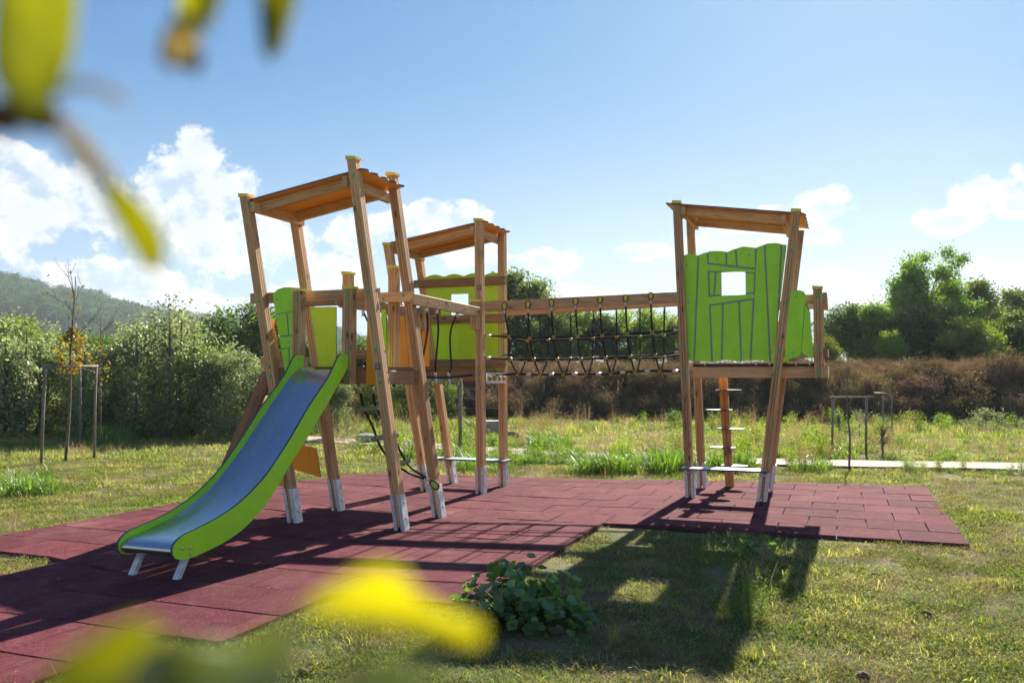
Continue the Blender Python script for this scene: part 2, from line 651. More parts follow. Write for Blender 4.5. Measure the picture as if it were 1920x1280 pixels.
def path_mat():
    m_, T, b = new_mat('gravel_path')
    ge = T.node('ShaderNodeNewGeometry')
    P_ = ge.outputs['Position']
    d = T.noise(P_, 14, 5, .7)
    e = T.noise(P_, 160, 2, .7)
    col = T.mix(T.ramp(d, .3, .7), (.30, .26, .20), (.44, .39, .32))
    col = T.mix(T.m('MULTIPLY', e, .3), col, (.30, .26, .2))
    T.put(b.inputs['Base Color'], col)
    b.inputs['Roughness'].default_value = .95
    bump(T, b, e, .5, .01)
    return m_


M['path'] = path_mat()


def leaf_mat(name, c_lo, c_hi, trans=.45, gloss=.06, grough=.45, patch=None, pscale=.9, tcol=None, inst=True, hue=.0):
    """leaves and blades: reflect, transmit and shine a little; the colour varies from leaf to leaf"""
    m_, T, b = new_mat(name)
    T.n.remove(b)
    at_ = T.node('ShaderNodeAttribute', attribute_name='rnd')
    oi = T.node('ShaderNodeObjectInfo')
    ge = T.node('ShaderNodeNewGeometry')
    r = at_.outputs['Fac']
    col = T.mix(r, c_lo, c_hi)
    if patch:
        pn = T.noise(ge.outputs['Position'], pscale, 4, .6)
        f = T.ramp(T.m('ADD', pn, T.m('MULTIPLY', T.m('SUBTRACT', r, .5), .22)), .42, .60)
        col = T.mix(f, col, patch)
    hs = T.node('ShaderNodeHueSaturation')
    T.put(hs.inputs['Value'], T.m('ADD', .72, T.m('MULTIPLY', oi.outputs['Random'], .56)))
    T.put(hs.inputs['Hue'], T.m('ADD', .5-hue/2, T.m('MULTIPLY', oi.outputs['Random'], hue)))
    T.l.new(col, hs.inputs['Color'])
    col = hs.outputs[0]
    df = T.node('ShaderNodeBsdfDiffuse')
    T.put(df.inputs['Color'], col)
    tr = T.node('ShaderNodeBsdfTranslucent')
    tc = T.mix(1., col, tcol or (1.35, 1.35, .55), 'MULTIPLY')
    T.put(tr.inputs['Color'], tc)
    gl = T.node('ShaderNodeBsdfGlossy')
    gl.inputs['Roughness'].default_value = grough
    m1 = T.node('ShaderNodeMixShader')
    m1.inputs[0].default_value = trans
    T.l.new(df.outputs[0], m1.inputs[1])
    T.l.new(tr.outputs[0], m1.inputs[2])
    m2 = T.node('ShaderNodeMixShader')
    m2.inputs[0].default_value = gloss
    T.l.new(m1.outputs[0], m2.inputs[1])
    T.l.new(gl.outputs[0], m2.inputs[2])
    T.l.new(m2.outputs[0], T.n['Material Output'].inputs[0])
    return m_


M['grass'] = leaf_mat('grass_blades', (.085, .15, .018), (.26, .35, .06), .5, .02, .6, patch=(.42, .40, .17), pscale=1.1)
M['clover'] = leaf_mat('clover_leaves', (.05, .10, .015), (.16, .24, .05), .38, .02, .6, patch=(.24, .22, .10), pscale=1.3)
M['grass_far'] = leaf_mat('meadow_grass', (.12, .19, .022), (.26, .34, .055), .55, .04, .5, patch=(.38, .37, .15), pscale=.35)
M['weed'] = leaf_mat('green_weed', (.08, .155, .018), (.19, .31, .05), .5, .06, .45)
M['dry'] = leaf_mat('dry_stalks', (.22, .17, .09), (.42, .34, .20), .4, .01, .6, tcol=(1.2, 1.0, .8))
M['scrub'] = leaf_mat('brown_scrub', (.05, .034, .026), (.38, .25, .17), .3, .02, .6, patch=(.16, .14, .06), pscale=.5, tcol=(1.2, 1.0, .8))
M['leaf_mid'] = leaf_mat('leaves_mid', (.06, .11, .015), (.22, .31, .055), .5, .05, .5, hue=.03)
M['leaf_dark'] = leaf_mat('leaves_dark', (.04, .08, .016), (.15, .22, .05), .45, .05, .5, hue=.03)
M['leaf_light'] = leaf_mat('leaves_light', (.09, .15, .015), (.26, .34, .045), .52, .05, .5, hue=.03)
M['leaf_olive'] = leaf_mat('leaves_olive', (.09, .125, .045), (.42, .47, .26), .46, .06, .5, hue=.02, tcol=(1.2, 1.25, .7))
M['leaf_autumn'] = leaf_mat('leaves_autumn', (.12, .15, .02), (.42, .21, .03), .5, .04, .5)
M['leaf_plant'] = leaf_mat('leaves_broad', (.07, .16, .03), (.22, .37, .09), .42, .09, .5)
M['leaf_near'] = leaf_mat('leaves_near', (.30, .31, .008), (.36, .36, .012), .62, .04, .5)
M['leaf_bright'] = leaf_mat('leaves_bright', (.42, .42, .010), (.48, .47, .012), .55, .03, .5)
M['leaf_yellow'] = leaf_mat('leaf_yellow', (.78, .75, .008), (.82, .80, .01), .55, .04, .5, tcol=(1.1, 1.05, .6))
M['leaf_grey'] = leaf_mat('leaf_greygreen', (.26, .30, .15), (.32, .35, .2), .4, .04, .6)
M['leaf_tan'] = leaf_mat('leaf_tan', (.50, .46, .24), (.58, .53, .32), .6, .03, .6, tcol=(1.1, 1.0, .8))
M['near_brown'] = plain('brown_twig', (.10, .05, .02), .8)
M['hill'] = plain('hill_ground', (.05, .065, .025), .95, var=.5, vscale=.02)
M['hill_tree'] = leaf_mat('hill_leaves', (.028, .075, .028), (.12, .22, .07), .2, .02, .7, hue=.04)
M['field'] = plain('ploughed_field', (.30, .22, .15), .95, var=.3, vscale=.05)


# ------------------------------------------------------------------ setting: ground, mat, path
# the rubber mat in tile units (0.5 m), later bent a little like the real rows
def bend(u, v):
    def s(t):
        t = min(1, max(0, t))
        return t*t*(3-2*t)
    off = .42*s((-2-u)/4)*(1-s((-9.2-u)/1.6))
    return u, v-off


REAR = [(2.0, -1.), (2.0, 8.3), (-3.5, 7.35), (-8.3, 6.45), (-11.3, 6.05), (-12.5, 5.0), (-12.95, 2.8), (-13.2, -4.9), (-13.4, -14), (2.0, -14)]
RECTS = [(-4, 2, 0, 9), (-5.75, -4, -6, 9), (-6.5, -5.75, -8, 9), (-10.6, -6.5, -13, 9), (-14, -10.6, -6, 9)]


def clip(poly, a, b):
    """keep the side left of a->b"""
    out = []
    n = len(poly)
    def sd(p):
        return (b[0]-a[0])*(p[1]-a[1])-(b[1]-a[1])*(p[0]-a[0])
    for k in range(n):
        p, q = poly[k], poly[(k+1) % n]
        dp, dq = sd(p), sd(q)
        if dp >= 0:
            out.append(p)
        if (dp >= 0) != (dq >= 0):
            t = dp/(dp-dq)
            out.append((p[0]+(q[0]-p[0])*t, p[1]+(q[1]-p[1])*t))
    return out


def in_mat(x, y, pad=0.):
    p = Vector((x, y, 0))-ORG
    u, v = p.dot(UX)/.5, p.dot(VX)/.5
    o = bend(u, 0)[1]
    v -= o
    if not any(r[0]-pad <= u <= r[1]+pad and r[2]-pad <= v <= r[3]+pad for r in RECTS):
        return False
    n = len(REAR)
    for k in range(n):
        a, b = REAR[k], REAR[(k+1) % n]
        L = math.hypot(b[0]-a[0], b[1]-a[1])
        if ((b[0]-a[0])*(v-a[1])-(b[1]-a[1])*(u-a[0]))/L < -pad:
            return False
    return True


GZ = -.032      # level of the soil under and round the mat


def build_mat():
    root = bpy.data.objects.new('rubber_mat', None)
    C.objects.link(root)
    root.location = W(0, 0, 0)
    MW[root] = Matrix.Translation(W(0, 0, 0))
    tag(root, kind='structure')
    # thin dark base sheet seen in the joints
    b_ = MB()
    for (u0, u1, v0, v1) in RECTS:
        p = [(u0+.02, v0+.02), (u1-.0, v0+.02), (u1-.0, v1), (u0+.02, v1)]
        for k in range(len(REAR)):
            a, b = REAR[k], REAR[(k+1) % len(REAR)]
            p = clip(p, a, b)
            if len(p) < 3: break
        if len(p) >= 3:
            q = [W(bend(*x)[0]*.5, bend(*x)[1]*.5, -.022) for x in p]
            b_.add(q, [tuple(range(len(q)))])
    b_.build('base_sheet', M['under'], root)
    # the tiles: brick bond, a few millimetres out of true
    rr = random.Random(3)
    gap = .008
    for j in range(-13, 9):
        sh = 0 if j % 2 == 0 else .5
        for i in range(-15, 3):
            u0, v0 = i+sh, j
            for (ra, rb, rc, rd) in RECTS:
                a, b, c, d = max(u0, ra), min(u0+1, rb), max(v0, rc), min(v0+1, rd)
                if b-a < .12 or d-c < .2:
                    continue
                # merge with the neighbour rectangle when the tile crosses the border of two
                if a > u0+1e-6 and any(abs(r[1]-ra) < 1e-6 and r[2] <= c+1e-6 for r in RECTS):
                    continue
                if b < u0+1-1e-6 and any(abs(r[0]-rb) < 1e-6 and r[2] <= c+1e-6 for r in RECTS):
                    b = u0+1
                poly = [(a+gap, c+gap), (b-gap, c+gap), (b-gap, d-gap), (a+gap, d-gap)]
                for k in range(len(REAR)):
                    poly = clip(poly, REAR[k], REAR[(k+1) % len(REAR)])
                    if len(poly) < 3: break
                if len(poly) < 3:
                    continue
                cx = sum(p[0] for p in poly)/len(poly)
                cy = sum(p[1] for p in poly)/len(poly)
                ar = sum(poly[k][0]*poly[(k+1) % len(poly)][1]-poly[(k+1) % len(poly)][0]*poly[k][1] for k in range(len(poly)))/2
                if ar < .06:
                    continue
                an = rr.gauss(0, .0035)
                lift = abs(rr.gauss(0, .002))
                tx, ty = rr.gauss(0, .003), rr.gauss(0, .003)
                top, low, bev = [], [], []
                for (x, y) in poly:
                    dx, dy = x-cx, y-cy
                    x2, y2 = cx+dx-an*dy, cy+dy+an*dx
                    bu, bv = bend(x2, y2)
                    zz = lift+(tx*dx+ty*dy)*.5
                    bev.append(W(bu*.5, bv*.5, zz-.004))
                    low.append(W(bu*.5, bv*.5, -.04))
                    x3, y3 = cx+(x2-cx)*.985, cy+(y2-cy)*.985
                    bu, bv = bend(x3, y3)
                    top.append(W(bu*.5, bv*.5, zz))
                n = len(poly)
                v = low+bev+top
                f = [(k, (k+1) % n, n+(k+1) % n, n+k) for k in range(n)]
                f += [(n+k, n+(k+1) % n, 2*n+(k+1) % n, 2*n+k) for k in range(n)]
                f.append(tuple(range(2*n, 3*n)))
                mobj('rubber_tile', v, f, M['rubber'], root)


build_mat()

PATH_C = smoothline([(16, 10.5, 0), (11, 12.1, 0), (7.5, 12.95, 0), (4.6, 13.5, 0), (2.4, 14.2, 0), (.2, 15.4, 0), (-1.8, 16.9, 0), (-3.8, 18.3, 0), (-7, 20.5, 0)], 6)


def path_dist(x, y):
    return min((x-p.x)**2+(y-p.y)**2 for p in PATH_C)**.5


def emb_base(x):
    return 27.6-.17*x + .5*math.sin(x*.31)


def ground_h(x, y):
    h = GZ
    r = math.hypot(x, y)
    if r > 3:
        h += (noise.noise(Vector((x*.9, y*.9, 0)))*.018)*min(1, (r-3)/4)
    return h


def build_ground():
    # fine sheet near the playground and a coarse apron reaching the horizon
    xs = sorted(set(list(np.arange(-34, 34.1, .8))+[-6000, -2500, -900, -400, -180, -90, -55, 55, 90, 180, 400, 900, 2500, 6000]))
    ys = sorted(set(list(np.arange(-8, 44.1, .8))+[-4000, -900, -200, -60, -20, 60, 90, 180, 400, 900, 2500, 7000]))
    v = [(x, y, ground_h(x, y) if abs(x) < 34 and -8 < y < 44 else GZ-.01) for y in ys for x in xs]
    n = len(xs)
    f = [(j*n+i, j*n+i+1, (j+1)*n+i+1, (j+1)*n+i) for j in range(len(ys)-1) for i in range(n-1)]
    o = mobj('ground', v, f, M['ground'], None, smooth=True, origin=(0, 0, 0))
    tag(o, kind='structure')
    # path
    m_ = MB()
    L, Rr = [], []
    for k, p in enumerate(PATH_C):
        t = (PATH_C[min(k+1, len(PATH_C)-1)]-PATH_C[max(k-1, 0)]).normalized()
        s = Vector((t.y, -t.x, 0))
        w = .5+.12*noise.noise(Vector((k*.7, 0, 0)))
        L.append(p+s*w+ZX*.006)
        Rr.append(p-s*w+ZX*.006)
    n = len(L)
    m_.add(L+Rr, [(k, k+1, n+k+1, n+k) for k in range(n-1)])
    for v_ in m_.v:
        v_.z = .004
    tag(m_.build('path', M['path']), kind='structure')


build_ground()

# ------------------------------------------------------------------ play structures
POST = .09


def post_cap(p, ax, parent, s=.106, h=.036):
    b = MB()
    a, c = ax*s/2, Vector((-ax.y, ax.x, 0))*s/2
    z0, z1 = ZX*0, ZX*h
    v = [p-a-c+z0, p+a-c+z0, p+a+c+z0, p-a+c+z0, p-a-c+z1, p+a-c+z1*.7, p+a+c+z1*.7, p-a+c+z1]
    b.add(v, [(3, 2, 1, 0), (4, 5, 6, 7), (0, 1, 5, 4), (1, 2, 6, 5), (2, 3, 7, 6), (3, 0, 4, 7)])
    return b.build('post_cap', M['cap'], parent)


def post(parent, u0, v0, z0, z1, lean=0., cap=True, foot=False, mat='wood', name='post'):
    zb = z0 if not foot else .035
    p0, p1 = W(u0+lean*zb, v0, zb), W(u0+lean*z1, v0, z1)
    o = beam(name, p0, p1, POST, POST, M[mat], parent, UX, groove=2)
    if cap:
        post_cap(W(u0+lean*z1, v0, z1-.001), UX, o)
    if foot:
        # two steel channels clasping the left and right faces down to the ground
        zt = .31
        for s in (-1, 1):
            b = MB()
            for (du, dv, wu, wv) in ((s*.0495, 0, .003, .047), (s*.033, -.0485, .0165, .003), (s*.033, .0485, .0165, .003)):
                q = [W(u0+lean*z+du+a*wu, v0+dv+c*wv, z) for z in (-.012, zt) for a, c in ((-1, -1), (1, -1), (1, 1), (-1, 1))]
                b.add(q, [(3, 2, 1, 0), (4, 5, 6, 7), (0, 1, 5, 4), (1, 2, 6, 5), (2, 3, 7, 6), (3, 0, 4, 7)])
            b.build('steel_foot', M['plate'], o)
            for z in (.1, .24):
                nb = MB()
                nb.disc(W(u0+lean*z+s*.0525, v0, z), UX*s, .011, .006, 6, 0, .003)
                nb.build('foot_bolt', M['bolt_metal'], o)
    return o


def rail_u(parent, u0, u1, v, z, h=.10, t=.045, mat='wood', z2=None, name='rail'):
    return beam(name, W(u0, v, z), W(u1, v, z if z2 is None else z2), t, h, M[mat], parent, VX, groove=0)


def rail_v(parent, v0, v1, u, z, h=.10, t=.045, mat='wood', z2=None, name='rail'):
    return beam(name, W(u, v0, z), W(u, v1, z if z2 is None else z2), t, h, M[mat], parent, UX)


def slab(pts, v, t, mats, parent, name, axis='v', vfun=None):
    """flat board: outline pts (a, z) on the plane v (axis v) or u (axis u), t thick away from the viewer"""
    n = len(pts)
    f_ = (lambda a, z, d: W(a, v+d, z)) if axis == 'v' else (lambda a, z, d: W(v+d, a, z))
    vs = [f_(a, z, 0) for a, z in pts]+[f_(a, z, t) for a, z in pts]
    fs = [tuple(range(n)), tuple(reversed(range(n, 2*n)))]
    fs += [(k, n+k, n+(k+1) % n, (k+1) % n) for k in range(n)]
    idx = [0, 0]+[1]*n
    return mobj(name, vs, fs, mats, parent, idx)


def slab_hole(pts, hole, v, t, mats, parent, name):
    """board with one rectangular opening, cut in four convex-ish pieces joined"""
    (a0, z0), (a1, z1) = hole
    lo = min(p[0] for p in pts); hi = max(p[0] for p in pts)
    zl = min(p[1] for p in pts); zh = max(p[1] for p in pts)
    def c(poly, regs):
        for (p, q) in regs:
            poly = clip(poly, p, q)
        return poly
    area = sum(pts[k][0]*pts[(k+1) % len(pts)][1]-pts[(k+1) % len(pts)][0]*pts[k][1] for k in range(len(pts)))
    if area < 0: pts = pts[::-1]
    parts = [c(pts, [((a0, zh+1), (a0, zl-1))][::1]) if False else clip(pts, (a0, zl-1), (a0, zh+1)),
             clip(pts, (a1, zh+1), (a1, zl-1)),
             clip(clip(clip(pts, (a0, zh+1), (a0, zl-1)), (a1, zl-1), (a1, zh+1)), (lo-1, z1), (hi+1, z1)),
             clip(clip(clip(pts, (a0, zh+1), (a0, zl-1)), (a1, zl-1), (a1, zh+1)), (hi+1, z0), (lo-1, z0))]
    b = MB()
    for pl in parts:
        if len(pl) < 3: continue
        n = len(pl)
        b.add([W(a, v, z) for a, z in pl], [tuple(range(n))], 0)
        b.add([W(a, v+t, z) for a, z in pl], [tuple(reversed(range(n)))], 0)
        for k in range(n):
            (x0, y0), (x1, y1) = pl[k], pl[(k+1) % n]
            inner = (abs(x0-x1) < 1e-6 and (abs(x0-a0) < 1e-6 or abs(x0-a1) < 1e-6) and not (min(y0, y1) >= z0-1e-6 and max(y0, y1) <= z1+1e-6))
            if inner and max(y0, y1)-min(y0, y1) < (z1-z0)*.9:
                continue
            b.add([W(x0, v, y0), W(x1, v, y1), W(x1, v+t, y1), W(x0, v+t, y0)], [(0, 3, 2, 1)], 1)
    return b.build(name, mats, parent)


def bolts(parent, pts, mat='bolt', r=.0165, nrm=None, name='bolt_cap'):
    """one object per visible cap"""
    nrm = nrm or -VX
    for p in pts:
        b = MB()
        b.disc(Vector(p), nrm, r, .006, 8, 0, .004)
        b.build(name, M[mat], parent)


GREEN = [M['green'], M['core']]
GREENB = [M['green_back'], M['core']]
ORANGE = [M['orange'], M['core']]


def deck(parent, u0, u1, v0, v1, z, n):
    """boards laid front to back on the joists"""
    w = (u1-u0)/n
    for k in range(n):
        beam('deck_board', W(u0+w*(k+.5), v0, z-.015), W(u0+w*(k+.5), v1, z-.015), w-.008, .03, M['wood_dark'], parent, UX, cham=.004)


def wavy(u0, z0, u1, z1, n, amp, bumps, ph=0.):
    return [(u0+(u1-u0)*k/n, z0+(z1-z0)*k/n+amp*abs(math.sin(math.pi*bumps*k/n+ph))) for k in range(n+1)]


def roof(parent, uL, zL, uR, zR, v0, v1, uLe, uRe, slope):
    """timber frame (two cross beams, two long beams) and an orange sheet with a wavy right hand edge"""
    beam('roof_beam', W(uL, v0-.11, zL), W(uL, v1+.11, zL), .045, .095, M['wood'], parent, UX)
    beam('roof_beam', W(uR, v0-.11, zR), W(uR, v1+.11, zR), .045, .095, M['wood'], parent, UX)
    for v in (v0+.02, v1-.02):
        beam('roof_beam', W(uL+.024, v, zL+.02), W(uR-.024, v, zR+.02), .045, .095, M['wood'], parent, VX)
    zt = lambda u: zL+.071+(zR-zL)/(uR-uL)*(u-uL)
    n = 24
    edge = []
    for k in range(n+1):
        v = v0-.09+(v1-v0+.18)*k/n
        edge.append((uRe+.03*abs(math.sin(k/n*math.pi*4.5)), v))
    poly = [(uLe, v0-.09)]+edge+[(uLe, v1+.09)]
    t = .016
    m_ = len(poly)
    # the sheet follows the slope of the long beams
    vs = [W(u, v, zt(u)) for u, v in poly]+[W(u, v, zt(u)+t) for u, v in poly]
    fs = [tuple(reversed(range(m_))), tuple(range(m_, 2*m_))]+[(k, (k+1) % m_, m_+(k+1) % m_, m_+k) for k in range(m_)]
    mobj('roof_sheet', vs, fs, ORANGE, parent, [0, 0]+[1]*m_)


# ---- front tower with the slide
def tower_a():
    t = thing('play_tower', W(-4.1, -.7, 0), 'leaning wooden play tower at the top of the slide, tallest one, orange roof', 'play tower')
    A = {}
    A[1] = post(t, -4.655, -1.07, 0, 3.06, -.197, foot=True)
    A[2] = post(t, -4.665, -.33, 0, 3.0, -.185, foot=True, cap=False)
    A[3] = post(t, -3.545, -1.07, 0, 3.31, -.158, foot=True)
    A[4] = post(t, -3.545, -.33, 0, 3.33, -.159, foot=True)
    # short posts beside the slide and beside the bridge
    post(t, -4.575, -1.16, 1.27, 2.12)
    post(t, -4.035, -1.16, 1.27, 2.12)
    post(t, -4.63, -.24, 1.27, 2.38)
    post(t, -4.10, -.24, 1.27, 2.42)
    # rails and joists
    vf, vr = -1.0025, -.3975
    rail_u(t, -5.23, -3.83, vf, 2.088)
    rail_u(t, -5.10, -4.60, vf, 1.47)
    rail_u(t, -4.05, -3.745, vf, 1.54, .085)
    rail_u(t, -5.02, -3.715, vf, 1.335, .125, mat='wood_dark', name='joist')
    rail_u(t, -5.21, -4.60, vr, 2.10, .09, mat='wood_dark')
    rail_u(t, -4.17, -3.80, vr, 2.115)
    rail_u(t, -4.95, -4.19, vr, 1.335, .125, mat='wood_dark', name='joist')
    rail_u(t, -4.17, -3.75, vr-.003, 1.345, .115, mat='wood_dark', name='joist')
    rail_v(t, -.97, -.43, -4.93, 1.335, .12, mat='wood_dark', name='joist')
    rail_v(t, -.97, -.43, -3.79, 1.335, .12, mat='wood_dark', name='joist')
    deck(t, -4.90, -3.82, -1.02, -.38, 1.43, 8)
    roof(t, -5.155, 2.955, -4.135, 3.115, -1.0, -.40, -5.24, -3.98, 0)
    # masonry pattern panel left of the slide, in pieces with grooves between
    v = -1.043
    slab([(-4.955, 2.11), (-4.60, 2.10), (-4.60, 1.33), (-4.79, 1.33)], v+.004, .011, [M['groove'], M['core']], t, 'panel_backing')
    g = .006
    L = lambda z: -4.96+(2.11-z)*.21
    top = [(-4.957, 2.12), (-4.90, 2.165), (-4.83, 2.18), (-4.75, 2.178), (-4.68, 2.16), (-4.60, 2.13)]
    def piece(pts):
        slab(pts, v, .0038, GREEN, t, 'panel_piece')
    piece([(L(1.93)+.002, 1.93)]+top+[(-4.60, 1.97)])
    z1a, z1b = 1.918, 1.958
    piece([(L(1.72), 1.725), (L(1.918), z1a), (-4.80, 1.938-.001), (-4.775, 1.728)])
    piece([(-4.763, 1.728), (-4.788, 1.939), (-4.60, z1b), (-4.60, 1.73)])
    piece([(L(1.60), 1.60), (L(1.71), 1.712), (-4.60, 1.718), (-4.60, 1.642)])
    piece([(L(1.33), 1.33), (L(1.588), 1.588), (-4.772, 1.606), (-4.755, 1.33)])
    piece([(-4.743, 1.33), (-4.76, 1.609), (-4.60, 1.63), (-4.60, 1.33)])
    # other panels
    slab([(-5.01, 2.05), (-4.69, 2.045), (-4.685, 1.40), (-4.90, 1.40)], -.37, .013, GREENB, t, 'panel')
    slab([(-3.955, 2.06), (-3.83, 2.065), (-3.80, 1.95), (-3.835, 1.94), (-3.70, 1.285), (-3.935, 1.262), (-3.925, 1.94), (-3.955, 1.94)], -1.043, .013, ORANGE, t, 'panel')
    slab([(-4.17, 2.0), (-4.115, 2.0), (-4.10, 1.40), (-4.17, 1.40)], -.37, .013, GREEN, t, 'panel')
    # climbing ramp on the left: two stringers with treads, orange skirts
    for vv in (-1.0, -.28):
        beam('ramp_stringer', W(-5.03, vv, 1.36), W(-5.74, vv, .0), .045, .12, M['wood_dark'], t, VX)
    for k in range(8):
        f = (k+.5)/8
        beam('ramp_board', W(-5.03-.71*f+.0, -.975, 1.36-1.36*f+.0), W(-5.03-.71*f, -.305, 1.36-1.36*f), .03, .10, M['wood_dark'], t, UX+ZX*.5)
    slab([(-5.33, .70), (-4.90, .617), (-4.84, .328), (-5.36, .44)], -.388, .013, ORANGE, t, 'ramp_skirt')
    slab([PV(500, 884, -1.125), PV(533, 888, -1.125), PV(534, 911, -1.125), PV(496, 912, -1.125)], -1.128, .012, ORANGE, t, 'ramp_skirt')
    slab([PV(503, 598, -.95), PV(512, 600, -.95), PV(527, 695, -.95), PV(517, 695, -.95)], -.95, .012, [M['orange'], M['orange']], t, 'panel')
    # bolts
    fr = -1.116
    def pu(i, z):
        b0, le = {1: (-4.655, -.197), 3: (-3.545, -.158), 4: (-3.545, -.159)}[i]
        return b0+le*z
    vr2 = -.376
    bolts(t, [W(pu(1, 2.05), fr, 2.05), W(pu(1, 1.43), fr, 1.43), W(pu(1, 1.34), fr, 1.34),
              W(pu(3, 2.10), fr, 2.10), W(pu(3, 1.58), fr, 1.58), W(pu(3, 1.36), fr, 1.36), W(pu(3, 1.29), fr, 1.29), W(pu(3, 3.16), fr, 3.16)])
    bolts(t, [W(-4.575, -1.206, 2.05), W(-4.035, -1.206, 2.06), W(-4.035, -1.206, 1.56), W(-4.035, -1.206, 1.37), W(-4.035, -1.206, 1.30)])
    bolts(t, [W(-4.12, -.4215, 2.10), W(-3.90, -.4215, 2.13), W(-4.12, -.4245, 1.37), W(-4.12, -.4245, 1.31), W(-3.80, -.4245, 1.38), W(-3.80, -.4245, 1.30), W(-4.66, -.4215, 2.09), W(-5.17, -1.112, 2.965)])
    bolts(t, [W(-4.91, -1.0435, 2.07), W(-4.66, -1.0435, 2.09), W(-4.77, -1.0435, 1.66), W(-4.66, -1.0435, 1.65)], 'bolt_metal', .011, name='panel_bolt')
    bolts(t, [W(-3.82, -1.0435, 1.30)], 'bolt_metal', .011, name='panel_bolt')
    label_plate(t, pu(3, 1.44), 1.43, fr-.001)
    return t


def seat(t, c, hx, hy):
    b = MB()
    q = [W(c[0]+a*hx, c[1]+d*hy, c[2]+z) for z in (-.009, .009) for a, d in ((-1, -1), (1, -1), (1, 1), (-1, 1))]
    b.add(q, [(4, 5, 6, 7)], 0)
    b.add(q, [(3, 2, 1, 0), (0, 1, 5, 4), (1, 2, 6, 5), (2, 3, 7, 6), (3, 0, 4, 7)], 1)
    b.build('seat_board', [M['seat'], M['core']], t)


def label_plate(t, u, z, v):
    """small black information label with rows of white print"""
    b = MB()
    b.box(W(u, v-.001, z), UX*.026, VX*.0012, ZX*.03, 0)
    rr = random.Random(int(u*100))
    for k in range(6):
        x = -.02
        zz = z+.022-.008*k
        while x < .016:
            l = rr.uniform(.003, .009)
            b.box(W(u+x+l/2, v-.0026, zz), UX*l*.5, VX*.0005, ZX*.0016, 1)
            x += l+.003
    b.build('info_label', [M['black'], M['white']], t)


tower_a()

# ---- slide
def slide():
    t = thing('slide', W(-4.26, -2.2, 0), 'curved steel slide with lime green side boards running down to the front left', 'slide')
    top = [(-1.21, 1.53), (-1.345, 1.522), (-1.42, 1.44), (-1.51, 1.335), (-1.66, 1.205), (-1.812, 1.075), (-2.045, .845), (-2.285, .635), (-2.44, .53), (-2.60, .445), (-2.76, .385), (-2.925, .34), (-3.12, .303), (-3.20, .29), (-3.265, .265), (-3.305, .225), (-3.305, .175)]
    bot = [(-3.28, .148), (-3.24, .134), (-3.18, .126), (-3.08, .13), (-2.95, .146), (-2.80, .172), (-2.63, .22), (-2.49, .285), (-2.345, .372), (-2.19, .50), (-2.04, .645), (-1.78, .872), (-1.535, 1.10), (-1.38, 1.25), (-1.235, 1.395), (-1.21, 1.42)]
    tp = [(p.x, p.y) for p in smoothline([Vector((a, b, 0)) for a, b in top], 3)]
    bp = [(p.x, p.y) for p in smoothline([Vector((a, b, 0)) for a, b in bot], 3)]
    for u in (-4.02-.018, -4.50):
        slab(tp+bp, u, .018, GREEN, t, 'side_board', 'u')
    # bed
    bed = [(-1.10, 1.405), (-1.20, 1.40), (-1.30, 1.375), (-1.42, 1.30), (-1.52, 1.215), (-1.66, 1.09), (-1.812, .955), (-2.045, .74), (-2.285, .545), (-2.44, .445), (-2.60, .37), (-2.76, .315), (-2.925, .282), (-3.08, .262), (-3.18, .252), (-3.245, .238), (-3.282, .212), (-3.29, .185), (-3.275, .16), (-3.24, .146), (-3.17, .142)]
    bd = [(p.x, p.y) for p in smoothline([Vector((a, b, 0)) for a, b in bed], 4)]
    uu = [-4.4815, -4.475, -4.462, -4.44, -4.40, -4.26, -4.12, -4.08, -4.058, -4.045, -4.0385]
    vs, fs = [], []
    n = len(uu)
    for k, (v, z) in enumerate(bd):
        a = bd[max(0, k-1)]
        b = bd[min(len(bd)-1, k+1)]
        d = Vector((b[0]-a[0], b[1]-a[1], 0)).normalized()
        nx, nz = d.y, -d.x        # upward normal
        if nz < 0 and k < len(bd)*.8: nx, nz = -nx, -nz
        fade = max(0, min(1, (v+3.22)/.5))
        for u in uu:
            e = max(0, (abs(u+4.26)-.15)/.0715)
            l = .022*e*e*fade
            vs.append(W(u, v+nx*l, z+nz*l))
    for k in range(len(bd)-1):
        for i in range(n-1):
            fs.append((k*n+i, (k+1)*n+i, (k+1)*n+i+1, k*n+i+1))
    mobj('slide_bed', vs, fs, M['steel'], t, smooth=True)
    for u in (-4.06, -4.44):
        b = MB()
        q = [W(u+a*.022, v+c*.018, z) for (z, v) in ((-.006, -3.225), (.17, -3.12)) for a, c in ((-1, -1), (1, -1), (1, 1), (-1, 1))]
        b.add(q, [(3, 2, 1, 0), (4, 5, 6, 7), (0, 1, 5, 4), (1, 2, 6, 5), (2, 3, 7, 6), (3, 0, 4, 7)])
        b.build('leg', M['plate'], t)
    bolts(t, [W(-4.02, -3.22, .205), W(-4.02, -3.145, .195), W(-4.02, -3.145, .155), W(-4.02, -1.30, 1.48)], 'bolt_metal', .012, UX, 'side_bolt')
    bolts(t, [W(-4.482, -1.28, 1.49)], 'bolt_metal', .012, UX, 'side_bolt')


slide()


